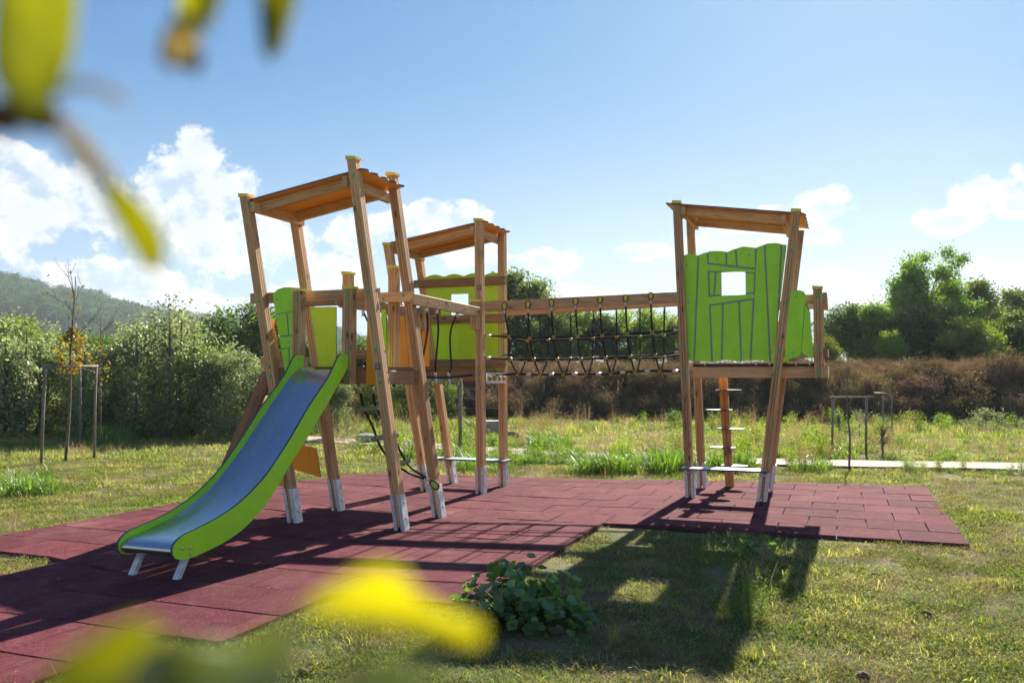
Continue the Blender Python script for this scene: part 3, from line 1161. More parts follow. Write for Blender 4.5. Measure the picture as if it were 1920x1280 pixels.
# ---- rear tower
def tower_b():
    t = thing('play_tower', W(-4.3, 1.7, 0), 'middle wooden play tower with orange roof, between the slide tower and the net bridge', 'play tower')
    P = {1: (-4.51, 1.31, -.183, 2.93), 2: (-4.535, 2.08, -.170, 2.88), 3: (-3.825, 1.34, -.010, 3.15), 4: (-3.85, 2.09, -.006, 3.15)}
    for k, (u, v, le, z) in P.items():
        post(t, u, v, 0, z, le, foot=True, cap=(k not in (2, 4)))
    post(t, -4.50, 1.22, 1.87, 2.175, cap=False)
    post(t, -3.86, 1.235, 1.88, 2.20)
    # rails
    for z in (2.53, 2.065, 1.51):
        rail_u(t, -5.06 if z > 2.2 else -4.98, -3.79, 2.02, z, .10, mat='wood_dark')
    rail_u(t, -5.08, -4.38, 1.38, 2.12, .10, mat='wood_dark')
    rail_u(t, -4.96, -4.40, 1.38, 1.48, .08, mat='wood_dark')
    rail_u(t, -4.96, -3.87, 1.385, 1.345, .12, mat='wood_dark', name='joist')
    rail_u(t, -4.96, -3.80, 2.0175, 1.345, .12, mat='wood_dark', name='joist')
    deck(t, -4.86, -3.90, 1.41, 2.0, 1.435, 7)
    roof(t, -4.99, 2.885, -3.925, 3.045, 1.40, 2.02, -5.10, -3.80, 0)
    # back wall with the window
    top = []
    for k in range(33):
        f = k/32
        u = -3.83-1.17*f
        top.append((u, 2.60+.015*f+.035*abs(math.sin(f*math.pi*4.3))))
    bot = []
    for k in range(25):
        f = k/24
        u = -4.86+1.03*f
        bot.append((u, 1.40-.025*abs(math.sin(f*math.pi*4))))
    slab_hole(top+bot, ((-4.55, 2.12), (-4.31, 2.385)), 2.047, .014, GREENB, t, 'panel')
    # orange front wall on the left in planks
    v = 1.25
    slab([(-4.92, 2.19), (-4.46, 2.06), (-4.46, 1.46), (-4.88, 1.46)], v+.004, .01, [M['groove'], M['core']], t, 'panel_backing')
    for pts in ([(-4.94, 2.20), (-4.80, 2.20), (-4.72, 1.46), (-4.90, 1.45)],
                [(-4.785, 2.2), (-4.68, 2.15), (-4.61, 1.72), (-4.745, 1.70)],
                [(-4.742, 1.688), (-4.608, 1.708), (-4.585, 1.44), (-4.71, 1.45)],
                [(-4.67, 2.08), (-4.58, 2.07), (-4.53, 1.44), (-4.575, 1.44)],
                [(-4.57, 2.07), (-4.45, 2.06), (-4.45, 1.46), (-4.52, 1.46)]):
        slab(pts, v, .0038, ORANGE, t, 'panel_piece')
    slab([(-5.10, 2.04), (-5.02, 2.05), (-4.98, 1.44), (-5.06, 1.44)], v, .012, GREEN, t, 'panel')
    # seat board at the back
    seat(t, (-4.26, 2.02, .315), .50, .12)
    for u in (-4.56, -3.86):
        beam('seat_bracket', W(u, 1.99, .26), W(u, 2.10, .26), .05, .07, M['wood'], t, UX)
    # steel plate holding the ends of the bridge rope, four yellow knobs
    b = MB()
    b.box(W(-3.795, 1.72, 1.325), UX*.004, VX*.30, ZX*.062, 0)
    b.build('rope_plate', M['plate'], t)
    for k in range(4):
        kb = MB()
        kb.disc(W(-3.789, 1.50+k*.145, 1.32), UX, .032, .02, 10, 0, .012)
        kb.build('rope_knob', M['yellow_dull'], t)
    bolts(t, [W(-3.80, 1.9965, 2.53), W(-3.80, 1.9965, 2.065), W(-3.80, 1.9965, 1.51), W(-5.0, 1.9965, 2.52)])
    bolts(t, [W(-4.50, 1.174, 2.12), W(-4.50, 1.174, 1.95), W(-3.86, 1.189, 2.13), W(-3.86, 1.189, 1.98),
              W(-3.84, 1.294, 1.37), W(-3.84, 1.294, 1.29), W(-4.75, 1.264, 1.70)])
    bolts(t, [W(-3.97, 2.046, 1.80), W(-4.0, 2.046, 2.45)], 'bolt_metal', .011, name='panel_bolt')
    label_plate(t, -3.835, 2.37, 1.293)


tower_b()


# ---- right hand tower
def tower_c():
    t = thing('play_tower', W(-.9, 2.3, 0), 'right hand wooden play tower with lime green plank wall and square window opening', 'play tower')
    post(t, -1.53, 1.90, 0, 3.30, -.037, foot=True)
    post(t, -1.53, 2.75, 0, 3.26, -.035, foot=True, cap=False)
    post(t, -.765, 1.87, 0, 3.11, .127, foot=True)
    post(t, -.765, 2.75, 0, 3.05, .130, foot=True, cap=False)
    post(t, -.165, 1.87, 1.325, 2.27)
    post(t, -.165, 2.75, 1.325, 2.27)
    vf, vr = 1.9675, 2.68
    rail_u(t, -1.50, -.21, 1.97, 1.39, .125, name='joist')
    rail_u(t, -1.50, -.12, vr-.003, 1.39, .125, name='joist')
    rail_u(t, -.50, -.13, 1.94, 2.17, .10)
    rail_u(t, -.56, -.13, 1.94, 1.60, .085)
    rail_u(t, -1.58, -.13, vr, 2.17, .10)
    rail_u(t, -1.56, -.13, vr, 1.60, .085)
    rail_v(t, 1.84, 2.80, -.095, 2.17, .12)
    rail_v(t, 1.84, 2.80, -.095, 1.60, .09, mat='wood_dark')
    rail_v(t, 1.84, 2.80, -.097, 1.39, .125, name='joist')
    # deck boards, ends visible over the joist
    n = 10
    for k in range(n):
        w = 1.38/n
        u = -1.50+w*(k+.5)
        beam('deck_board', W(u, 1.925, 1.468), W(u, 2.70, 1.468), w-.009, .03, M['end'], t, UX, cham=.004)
    roof(t, -1.575, 3.195, -.50, 3.035, 1.93, 2.70, -1.77, -.30, 0)
    # plank wall with window
    v = 1.917
    topL = [(-1.583, 2.71), (-1.53, 2.725), (-1.43, 2.705), (-1.38, 2.72), (-1.30, 2.742), (-1.2, 2.742), (-1.10, 2.725), (-1.03, 2.755), (-.93, 2.775), (-.80, 2.755), (-.75, 2.77), (-.68, 2.795), (-.58, 2.795), (-.475, 2.765)]
    botR = [(-.625, 1.50), (-.70, 1.51), (-.80, 1.52), (-.90, 1.515), (-1.0, 1.505), (-1.10, 1.525), (-1.2, 1.515), (-1.28, 1.50), (-1.40, 1.515), (-1.548, 1.52)]
    out = topL+botR
    hole = ((-1.172, 2.24), (-.913, 2.50))
    slab_hole([(a+(.004 if a < -1 else -.004), z+(-.004 if z > 2 else .004)) for a, z in out], hole, v+.004, .012, [M['groove'], M['core']], t, 'panel_backing')
    g = .0095
    def strip(l0, l1, r0, r1, extra=()):
        """part of the outline between two slanting grooves given as (u at top, u at bottom)"""
        area_pts = out[::-1]
        zt, zb = 3.0, 1.3
        def ln(a, b):
            k = (b-a)/(1.515-2.74)
            return (a+(zb-2.74)*k, zb), (a+(zt-2.74)*k, zt)
        p = area_pts
        if l0 is not None:
            (b0, t0) = ln(l0+g, l1+g)
            p = clip(p, t0, b0)
        if r0 is not None:
            (b0, t0) = ln(r0-g, r1-g)
            p = clip(p, b0, t0)
        for (a, b) in extra:
            p = clip(p, a, b)
        if len(p) > 2:
            slab(p, v, .0038, GREEN, t, 'wall_plank')
    # grooves above the upper batten, below the lower one, and the full height ones
    up0, up1 = (-1.347, 2.61), (-.798, 2.522)        # top edge of upper batten
    lo0, lo1 = (-1.326, 2.132), (-.814, 2.192)       # lower edge of lower batten
    above = [((-1.347, 2.61+g), (-.798, 2.522+g))]
    below = [((-.814, 2.192-g), (-1.326, 2.132-g))]
    strip(None, None, -1.42, -1.481)
    # second plank, left of the battens
    strip(-1.42, -1.481, -1.32, -1.282)
    strip(-1.32, -1.282, -1.115, -1.116, above)
    strip(-1.115, -1.116, -1.012, -.95, above)
    strip(-1.012, -.95, -.80, -.80, above)
    strip(-1.32, -1.282, -1.139, -1.178, below)
    strip(-1.139, -1.178, -1.0, -.967, below)
    strip(-1.0, -.967, -.795, -.87, below)
    strip(-.795, -.868, -.703, -.662)
    strip(-.703, -.662, -.53, -.60)
    strip(-.53, -.60, None, None)
    # battens and the planks beside the opening
    slab([(-1.337, 2.597), (-.808, 2.511), (-.808, 2.484), (-1.337, 2.526)], v-.0012, .0048, GREEN, t, 'batten')
    slab([(-1.316, 2.232), (-.824, 2.244), (-.824, 2.201), (-1.316, 2.144)], v-.0012, .0048, GREEN, t, 'batten')
    slab([(-1.302, 2.507), (-1.243, 2.503), (-1.262, 2.251), (-1.295, 2.25)], v, .0038, GREEN, t, 'wall_plank')
    slab([(-1.224, 2.501), (-1.174, 2.497), (-1.174, 2.252), (-1.243, 2.25)], v, .0038, GREEN, t, 'wall_plank')
    slab([(-.911, 2.476), (-.822, 2.468), (-.828, 2.263), (-.911, 2.261)], v, .0038, GREEN, t, 'wall_plank')
    # small green planks at the right end of the deck
    vv = 1.83
    slab([(-.455, 2.225), (-.43, 2.25), (-.36, 2.265), (-.30, 2.245), (-.285, 2.21), (-.345, 1.565), (-.47, 1.52), (-.505, 1.53)], vv, .013, GREEN, t, 'panel')
    slab([(-.40, 2.15), (-.275, 2.12), (-.24, 2.02), (-.235, 1.58), (-.44, 1.56)], vv+.0132, .008, [M['groove'], M['core']], t, 'panel_backing')
    slab([(-.290, 2.10), (-.245, 2.02), (-.215, 1.60), (-.225, 1.525), (-.27, 1.55), (-.338, 1.60)], vv, .013, GREEN, t, 'panel')
    # orange back wall, just seen under the green one, and a yellow strip by the rear post
    slab([(-1.30, 1.54), (-.9, 1.54), (-.9, 2.1), (-1.3, 2.1)], 2.72, .013, ORANGE, t, 'panel')
    slab([PV(1478, 575, 2.66), PV(1490, 570, 2.66), PV(1478, 678, 2.66), PV(1464, 680, 2.66)], 2.66, .012, [M['yellow'], M['yellow']], t, 'panel')
    # seats and the back pole with round steps
    seat(t, (-1.145, 1.79, .335), .455, .13)
    for u in (-1.545, -.73):
        b = MB()
        b.disc(W(u, 1.822, .28), -VX, .02, .012, 10, 0, .004)
        b.build('seat_bolt', M['bolt_metal'], t)
    beam('climbing_pole', W(-1.235, 3.02, .0), W(-1.31, 3.02, 1.42), .10, .08, M['wood_red'], t, UX, groove=1)
    for (x0, x1, y) in ((1341, 1391, 731), (1323, 1374, 768), (1345, 1397, 803), (1330, 1380, 838), (1352, 1403, 872)):
        a, z = PV(x0, y, 3.0)
        c, _ = PV(x1, y, 3.0)
        b = MB()
        m_ = (a+c)/2
        n = 20
        ring = lambda zz: [W(m_+(c-a)/2*math.cos(k*2*math.pi/n), 3.0+.12*math.sin(k*2*math.pi/n), zz) for k in range(n)]
        b.add(ring(z-.006)+ring(z+.006), [tuple(reversed(range(n))), tuple(range(n, 2*n))]+[(k, (k+1) % n, n+(k+1) % n, n+k) for k in range(n)])
        b.i = [1, 0 if y > 860 else 1]+[1]*n  # upper tops coloured dark to hide sunlight on them; lowest top stays pale
        b.build('round_step', [M['seat'], M['core']], t)
    fr = 1.853
    c1 = lambda z: -1.53-.037*z
    c3 = lambda z: -.765+.127*z
    bolts(t, [W(c1(z), fr, z) for z in (2.56, 1.70, 1.41, 1.33)])
    bolts(t, [W(c3(z), fr-.03, z) for z in (2.70, 2.13, 1.62, 1.44, 1.36)])
    bolts(t, [W(-.165, fr-.03, z) for z in (2.19, 1.62, 1.42, 1.355)])
    bolts(t, [W(u, v-.001, z) for u, z in ((-1.55, 2.60), (-1.22, 2.655), (-.87, 2.68), (-1.535, 2.18), (-.88, 2.22), (-.56, 2.22), (-1.53, 1.59), (-1.235, 1.60), (-.94, 1.61), (-.64, 1.61))], 'bolt_metal', .013, name='panel_bolt')
    bolts(t, [W(u, vv-.001, z) for u, z in ((-.38, 2.2), (-.42, 1.6), (-.26, 1.6))], 'bolt_metal', .012, name='panel_bolt')


tower_c()


# ---- rope net bridge between the rear and the right hand tower
def thimble(b_rope, b_in, c, nrm, down, s=1.):
    """drop shaped rope eye with coloured insert"""
    side = nrm.cross(down).normalized()
    pts = []
    n = 14
    for k in range(n+1):
        a = math.pi*2*k/n
        x = math.sin(a)*.026*s*(1-.35*(1-math.cos(a))/2)
        y = -math.cos(a)*.038*s
        pts.append(c+side*x-down*(-y))
    pts2 = [c+side*(math.sin(2*math.pi*k/n)*.026*s*(1 if math.cos(2*math.pi*k/n) > 0 else .72+.28*abs(math.sin(2*math.pi*k/n))))-down*(math.cos(2*math.pi*k/n)*(.034 if math.cos(2*math.pi*k/n) > 0 else .048)*s) for k in range(n)]
    v, f = tube_vf(pts2+[pts2[0]], .0075*s, 6, False)
    b_rope.add(v, f)
    m_ = len(pts2)
    off = nrm*.006
    b_in.add([p+off for p in pts2]+[p-off for p in pts2], [tuple(range(m_)), tuple(reversed(range(m_, 2*m_)))]+[(k, (k+1) % m_, m_+(k+1) % m_, m_+k) for k in range(m_)])


def net_bridge():
    t = thing('rope_net_bridge', W(-2.7, 2.1, 0), 'black rope net bridge hanging from two wooden beams between the rear and right towers', 'rope bridge')
    A0, A1 = W(-3.775, 1.34, 2.15), W(-1.645, 1.90, 2.235)
    B0, B1 = W(-3.80, 2.09, 2.15), W(-1.64, 2.75, 2.27)
    d = (A1-A0).normalized()
    nf = ZX.cross(d).normalized()
    if nf.y > 0: nf = -nf
    beam('bridge_beam', A0, A1, .09, .115, M['wood'], t, nf)
    beam('bridge_beam', B0, B1, .09, .115, M['wood'], t, nf)

    def on(px, py, P0, P1):
        """intersection of the sight line with the vertical plane through P0, P1"""
        n_ = ZX.cross(P1-P0)
        r_ = ray(px, py)
        o_ = Vector((0, 0, CAM_H))
        return o_+r_*((P0-o_).dot(n_)/r_.dot(n_))
    # bottom rope half way between the beams
    M0, M1 = (A0+B0)/2, (A1+B1)/2
    def lerp_plane(f):
        return A0.lerp(M0, f), A1.lerp(M1, f)
    def lerp_back(f):
        return B0.lerp(M0, f), B1.lerp(M1, f)
    F1, F2 = lerp_plane(.12), lerp_plane(.35)
    K1, K2 = lerp_back(.12), lerp_back(.35)
    topF = [(946, 573), (990, 570), (1034, 567), (1079, 564), (1125, 561), (1173, 558), (1220, 554)]
    h1F = [(954, 631), (993, 634), (1038, 632), (1083, 631), (1129, 629), (1176, 626), (1223, 623)]
    h2F = [(957, 673), (1001, 673), (1045, 673), (1089, 673), (1136, 670), (1182, 668), (1229, 666)]
    botF = [(970, 701), (1012, 702), (1056, 701), (1099, 701), (1145, 700), (1190, 696), (1237, 695)]
    topB = [(987, 588), (1029, 587), (1070, 584), (1113, 582), (1156, 579), (1200, 577), (1246, 575)]
    h1B = [(989, 639), (1028, 637), (1070, 636), (1112, 634), (1156, 631), (1200, 631), (1245, 629)]
    h2B = [(985, 676), (1026, 675), (1069, 672), (1111, 672), (1155, 672), (1200, 671), (1245, 669)]
    botB = [(977, 697), (1018, 697), (1062, 697), (1105, 697), (1149, 695), (1195, 694), (1240, 692)]
    Af = (A0+nf*.052, A1+nf*.052)
    Bf = (B0-nf*.0, B1-nf*.0)
    nodes = []
    rF1, rF2, rK1, rK2, rb = [], [], [], [], []
    for k in range(7):
        c = on(*topF[k], *Af)
        q = [c-ZX*.055, on(*h1F[k], *F1), on(*h2F[k], *F2), on(*botF[k], M0, M1)]
        rp, ins, fe = MB(), MB(), MB()
        thimble(rp, ins, c, nf, -ZX)
        rp.tube(smoothline(q, 5), .0105, 6)
        rp.build('rope', M['rope'], t, smooth=True)
        ins.build('eye_insert', M['yellow'], t)
        fe.tube([c-ZX*.05, c-ZX*.098], .0125, 8)
        fe.build('ferrule', M['ferrule'], t, smooth=True)
        rF1.append(q[1]); rF2.append(q[2]); rb.append(q[3])
        nodes += [(q[1], 'yellow_dull'), (q[2], 'yellow_dull'), (q[3], 'yellow_dull')]
        # back side
        c = on(*topB[k], *Bf)
        c.z = (B0+(B1-B0)*((c-B0).dot(B1-B0)/(B1-B0).length_squared)).z-.062
        q = [c, on(*h1B[k], *K1), on(*h2B[k], *K2), on(*botB[k], M0, M1)]
        rp, fe = MB(), MB()
        rp.tube(smoothline(q, 5), .0105, 6)
        rp.build('rope', M['rope'], t, smooth=True)
        fe.tube([c, c-ZX*.05], .0125, 8)
        fe.build('ferrule', M['ferrule'], t, smooth=True)
        rK1.append(q[1]); rK2.append(q[2])
        nodes += [(q[1], 'yellow_dull'), (q[2], 'yellow_dull')]
    for p, mt in nodes:
        b = MB()
        b.disc(p-nf*.0, nf, .025, .014, 9, 0, .008)
        b.disc(p, -nf, .025, .014, 9, 0, .008)
        b.build('rope_clamp', M[mt], t)
    # long ropes
    def rope(pts, r=.0115, fer=True):
        b = MB()
        b.tube(smoothline(pts, 5), r, 6)
        b.build('rope', M['rope'], t, smooth=True)
        if fer:
            for a, c in ((pts[0], pts[1]), (pts[-1], pts[-2])):
                f = MB()
                dd = (c-a).normalized()
                f.tube([a+dd*.01, a+dd*.07], .0135, 8)
                f.build('ferrule', M['ferrule'], t, smooth=True)
    post3 = lambda z: W(-3.785, 1.34, z)
    rope([post3(PV(905, 629, 1.34)[1])]+rF1+[W(-1.635, 1.90, 1.87)])
    rope([post3(PV(905, 670, 1.34)[1])]+rF2+[W(-1.63, 1.90, 1.62)])
    rope([W(-3.80, 2.05, 1.83)]+rK1+[W(-1.64, 2.72, 1.92)])
    rope([W(-3.80, 2.05, 1.58)]+rK2+[W(-1.64, 2.72, 1.63)])
    rope([W(-3.79, 1.72, 1.36)]+rb+[W(-1.58, 2.3, 1.40)], .014)
    # eyes of the back ropes round the rear post
    for z in (1.84, 1.585):
        rp, ins = MB(), MB()
        thimble(rp, ins, W(-3.79, 1.985, z), (nf*1), UX)
        rp.build('rope_eye', M['rope'], t)
        ins.build('eye_insert', M['lime_plastic'], t)
    # steel sleeves on the foot rope
    for k in range(7):
        a = rb[k]
        b_ = rb[k+1] if k < 6 else W(-1.58, 2.3, 1.40)
        f = MB()
        m_ = a.lerp(b_, .5)
        dd = (b_-a).normalized()
        f.tube([m_-dd*.03, m_+dd*.03], .0165, 8)
        f.build('ferrule', M['ferrule'], t, smooth=True)


net_bridge()


# ---- short suspension bridge between the slide tower and the rear tower
def step_bridge():
    t = thing('suspension_bridge', W(-4.25, .45, 0), 'short suspension bridge of plastic rungs between two sloping wooden handrails, behind the slide tower', 'bridge')
    beam('handrail', W(-3.80, -.42, 2.09), W(-3.80, 1.19, 2.075), .045, .11, M['wood'], t, UX)
    beam('handrail', W(-4.70, -.28, 2.10), W(-4.58, 1.18, 2.09), .045, .11, M['wood'], t, UX)
    bolts(t, [W(-3.777, v, 2.09) for v in (-.1, .35, .8)], 'lime_plastic', .014, UX)
    vs = [.02, .34, .66, .98]
    for v in vs:
        b = MB()
        n = 12
        pts, rr = [], []
        for k in range(n+1):
            for s in (-.35, .35):
                u = -4.54+(.60)*(k+.5+s)/(n+1)
                pts.append(W(u, v, 1.29))
                rr.append(.033 if s < 0 else .028)
        b.tube(pts, rr, 10)
        b.build('rung', M['sage'], t, smooth=False)
        for u in (-4.56, -3.93):
            c = MB()
            c.disc(W(u, v-.0, 1.29), UX if u > -4.2 else -UX, .036, .016, 10, 0, .006)
            c.build('rung_end', M['plate'], t)
    for u in (-4.54, -3.94):
        b = MB()
        b.tube(smoothline([W(u, -.35, 1.36), W(u, .1, 1.34), W(u, .5, 1.33), W(u, .9, 1.34), W(u, 1.32, 1.36)], 4), .014, 8)
        b.build('rope', M['rope'], t, smooth=True)
    def hang(u0, v0, u1, v1, bow):
        top = W(u0, v0, 2.035)
        low = W(u1, v1, 1.36)
        pts = [top, top.lerp(low, .3)+UX*bow, top.lerp(low, .62)+UX*bow*.4, top.lerp(low, .85)-UX*bow*.3, low, W(u1-.015, v1, 1.27), W(u1-.03, v1, 1.235), W(u1-.055, v1, 1.26)]
        b = MB()
        b.tube(smoothline(pts, 5), .0105, 7)
        b.build('rope', M['rope'], t, smooth=True)
        f = MB()
        f.tube([top, top-ZX*.055], .015, 8)
        f.tube([low+ZX*.03, low-ZX*.02], .015, 8)
        f.build('ferrule', M['ferrule'], t, smooth=True)
    hang(-3.80, .12, -3.92, .34, .02)
    hang(-3.80, .62, -3.92, .66, -.05)
    hang(-3.80, -.12, -3.92, .02, .03)
    hang(-4.66, .1, -4.56, .34, .03)
    hang(-4.62, .7, -4.56, .66, -.03)
    # coloured eyes round the ropes at the rungs
    for v in (.02, .34, .66, .98):
        rp, ins = MB(), MB()
        thimble(rp, ins, W(-3.925, v-.05, 1.275), -VX, -ZX, .9)
        rp.build('rope_eye', M['rope'], t)
        ins.build('eye_insert', M['lime_plastic'], t)


step_bridge()


def rope_ladder():
    t = thing('rope_ladder', W(-3.9, -.7, 0), 'black rope ladder with pale green rungs hanging under the slide tower', 'rope ladder')
    def P(px, py, v):
        a, z = PV(px, py, v)
        return W(a, v, z)
    l = [P(672, 722, -.75), P(683, 765, -.72), P(699, 800, -.68), P(715, 840, -.62), P(744, 872, -.52), P(770, 888, -.45), P(795, 897, -.40)]
    r = [P(698, 722, -.80), P(706, 765, -.76), P(735, 812, -.70), P(750, 845, -.62), P(768, 874, -.54), P(790, 890, -.48), P(800, 896, -.44)]
    for q in (l, r):
        b = MB()
        b.tube(smoothline(q, 5), .0115, 7)
        b.build('rope', M['rope'], t, smooth=True)
        f = MB()
        f.tube([q[0]+ZX*.03, q[0].lerp(q[1], .35)], .015, 8)
        f.build('ferrule', M['ferrule'], t, smooth=True)
    for a, c in ((P(679, 767, -.72), P(709, 765, -.76)), (P(700, 822, -.68), P(744, 816, -.71)), (P(734, 873, -.56), P(769, 862, -.56))):
        b = MB()
        d = (c-a).normalized()
        a2, c2 = a-d*.012, c+d*.012
        pts = [a2, a2+d*.02, a2+d*.021, c2-d*.021, c2-d*.02, c2]
        b.tube(pts, [.02, .022, .026, .026, .022, .02], 10)
        b.build('rung', M['sage'], t, smooth=False)
    # eye at the foot
    f = MB()
    e = P(800, 896, -.44)
    c = P(812, 906, -.455)
    f.tube([e-(c-e).normalized()*.05, e+(c-e).normalized()*.03], .016, 8)
    f.build('ferrule', M['ferrule'], t, smooth=True)
    rp, ins = MB(), MB()
    dn = (e-c).normalized()
    thimble(rp, ins, c+(c-e).normalized()*.03, -VX, dn, 1.25)
    rp.build('rope_eye', M['rope'], t, smooth=True)
    ins.build('eye_insert', M['lime_plastic'], t)


rope_ladder()

# ------------------------------------------------------------------ vegetation: shared tools
def leaf_cloud(centers, normals_bias, size, jitter, aspect, rg):
    """rhombus leaves: returns verts, quads"""
    n = len(centers)
    a = rg.normal(size=(n, 3))
    a /= np.linalg.norm(a, axis=1, keepdims=True)
    b = rg.normal(size=(n, 3)) + np.array(normals_bias)
    b -= a*(a*b).sum(1, keepdims=True)
    b /= np.linalg.norm(b, axis=1, keepdims=True)+1e-9
    s = size*(1+jitter*rg.uniform(-1, 1, (n, 1)))
    L, w = a*s*.5, b*s*.5*aspect
    v = np.stack([centers-L, centers-L*.1+w, centers+L, centers-L*.1-w], 1).reshape(-1, 3)
    q = np.arange(n*4).reshape(n, 4)
    return v, q


def blob_leaves(rg, lobes, n, size, aspect=.6, shell=.55, bias=(0, 0, 0)):
    """leaves gathered in many small sprays inside a set of lobes (centre, radii)"""
    vol = np.array([l[3]*l[4]*l[5] for l in lobes])**.45
    pick = rg.choice(len(lobes), size=max(1, n//9), p=vol/vol.sum())
    cs = []
    lo = np.array(lobes)
    d = rg.normal(size=(len(pick), 3))
    d /= np.linalg.norm(d, axis=1, keepdims=True)
    r = shell+(1-shell)*rg.uniform(0, 1, (len(pick), 1))**.7
    r *= rg.uniform(.55, 1.12, (len(pick), 1))
    spray = lo[pick, :3]+d*r*lo[pick, 3:6]
    spread = size*rg.uniform(.8, 2.1, (len(pick), 1, 1))
    c = spray[:, None, :]+rg.normal(size=(len(pick), 9, 3))*spread*np.array([1, 1, .7])
    c = c.reshape(-1, 3)
    v, q = leaf_cloud(c, bias, size, .4, aspect, rg)
    # neighbouring leaves of a spray share much of their tone
    rnd = np.clip(np.repeat(rg.uniform(0, 1, len(pick)), 9)*.6+rg.uniform(0, 1, len(pick)*9)*.4, 0, 1)
    return v, q, rnd


def branch_mb(b, p, d, L, r, depth, rr, tips, spread=.5, kids=3, up=.25):
    """recursive limbs"""
    n = 4
    pts = [Vector(p)]
    dd = Vector(d).normalized()
    for k in range(n):
        dd = (dd+Vector((rr.uniform(-1, 1), rr.uniform(-1, 1), rr.uniform(-.4, 1)*up+.05))*.18).normalized()
        pts.append(pts[-1]+dd*L/n)
    b.tube(pts, [r*(1-.55*k/n) for k in range(n+1)], 5 if depth < 2 else 4, cap=False)
    tips.append(pts[-1])
    if depth <= 0:
        return
    for k in range(kids):
        f = rr.uniform(.35, 1)
        q = pts[0].lerp(pts[-1], f) if f < .95 else pts[-1]
        i = min(n-1, int(f*n))
        q = pts[i].lerp(pts[i+1], f*n-i if i < n else 1)
        a = rr.uniform(0, 2*math.pi)
        side = Vector((math.cos(a), math.sin(a), rr.uniform(0, .6)))
        branch_mb(b, q, dd*(1-spread)+side*spread, L*rr.uniform(.5, .72), r*.5, depth-1, rr, tips, spread, kids, up)


CROWNS = {}


def make_tree_mesh(key, seed, H, Wd, n, size, mat, shape='round', trunk_h=.3):
    """one tree kind: (trunk mesh, crown mesh), base at the origin"""
    rr = random.Random(seed)
    rg = np.random.default_rng(seed)
    b = MB()
    tips = []
    tr = max(.05, H*.016)
    th = H*trunk_h
    b.tube([(0, 0, -.1), (.02*H*rr.uniform(-1, 1), .02*H*rr.uniform(-1, 1), th*.6), (.03*H*rr.uniform(-1, 1), 0, th), (.02*H*rr.uniform(-1, 1), .02*H*rr.uniform(-1, 1), H*.62), (0, 0, H*.86)], [tr, tr*.85, tr*.7, tr*.4, tr*.12], 7)
    lobes = []
    if shape == 'poplar':
        if key == 'poplar_a':
            for (x_, z_, r_) in ((-.33, .60, .12), (-.24, .74, .11), (-.06, .9, .08), (.05, .955, .06), (.13, .84, .10), (.27, .70, .11), (-.38, .46, .13), (-.1, .68, .13), (.1, .62, .12), (.37, .52, .12), (-.2, .45, .14), (.15, .42, .14), (0, .52, .13), (-.36, .28, .14), (.36, .30, .14), (0, .3, .16), (-.15, .83, .08), (.2, .93, .05), (-.02, .79, .10)):
                for q_ in range(2):
                    lr = Wd*r_*rr.uniform(.75, 1)
                    lobes.append((Wd*x_+rr.uniform(-.05, .05)*Wd, rr.uniform(-.22, .22)*Wd, H*z_+rr.uniform(-.03, .03)*H, lr, lr, lr*rr.uniform(.8, 1.2)))
        nl = 0 if key == 'poplar_a' else 38
        for k in range(nl):
            f = (k+.5)/nl
            z = H*(.12+.84*f)
            rad = Wd*.5*(min(1, .55+f) if f < .55 else max(.12, 1-1.9*(f-.55)))
            a = rr.uniform(0, 2*math.pi)
            q = rr.uniform(.35, .95)
            lr = Wd*rr.uniform(.08, .16)
            lobes.append((math.cos(a)*rad*q, math.sin(a)*rad*q, z, lr, lr, lr*rr.uniform(.8, 1.3)))
    elif shape == 'whip':
        for k in range(26):
            f = (k+.5)/26
            a = rr.uniform(0, 2*math.pi)
            q = Wd*.42*(1-f)**.7*rr.uniform(.1, 1)
            lobes.append((math.cos(a)*q, math.sin(a)*q, H*(.05+.93*f), Wd*.10*(1.15-f), Wd*.10*(1.15-f), H*.035))
    elif shape == 'bush':
        for k in range(26):
            a = rr.uniform(0, 2*math.pi)
            q = rr.uniform(0, 1)**.5
            f = rr.uniform(.06, .86)
            lr = Wd*rr.uniform(.07, .17)
            z = H*f
            rad = Wd*.42*(1-.55*f)
            lobes.append((math.cos(a)*rad*q, math.sin(a)*rad*q, z, lr, lr, lr*1.1))
        for k in range(13):      # whips standing above the mass
            a = rr.uniform(0, 2*math.pi)
            q = rr.uniform(.0, .8)*Wd*.35
            lobes.append((math.cos(a)*q, math.sin(a)*q, H*rr.uniform(.78, .98), Wd*.035, Wd*.035, H*.13))
    else:
        for k in range(24):
            a = rr.uniform(0, 2*math.pi)
            f = rr.uniform(0, 1)
            z = H*(trunk_h*.7+.06+(1-trunk_h*.7-.12)*f)
            rad = Wd*.40*math.sin(math.pi*(.18+.72*f))**.7
            q = rr.uniform(.2, 1)
            lr = Wd*rr.uniform(.12, .21)
            lobes.append((math.cos(a)*rad*q, math.sin(a)*rad*q, z, lr, lr, lr*rr.uniform(.75, 1.05)))
    for l in lobes[::2]:
        s = Vector((0, 0, l[2]*.62))
        e = Vector(l[:3])
        m_ = s.lerp(e, .5)+Vector((0, 0, .05*H))
        b.tube([s, m_, e], [tr*.32, tr*.2, tr*.06], 4, cap=False)
    v, q, rnd = blob_leaves(rg, lobes, n, size)
    trunk = mesh(key+'_trunk', b.v, b.f, M['bark'])
    crown = fastmesh(key+'_crown', v, q, mat, rnd)
    CROWNS[key] = (trunk, crown)


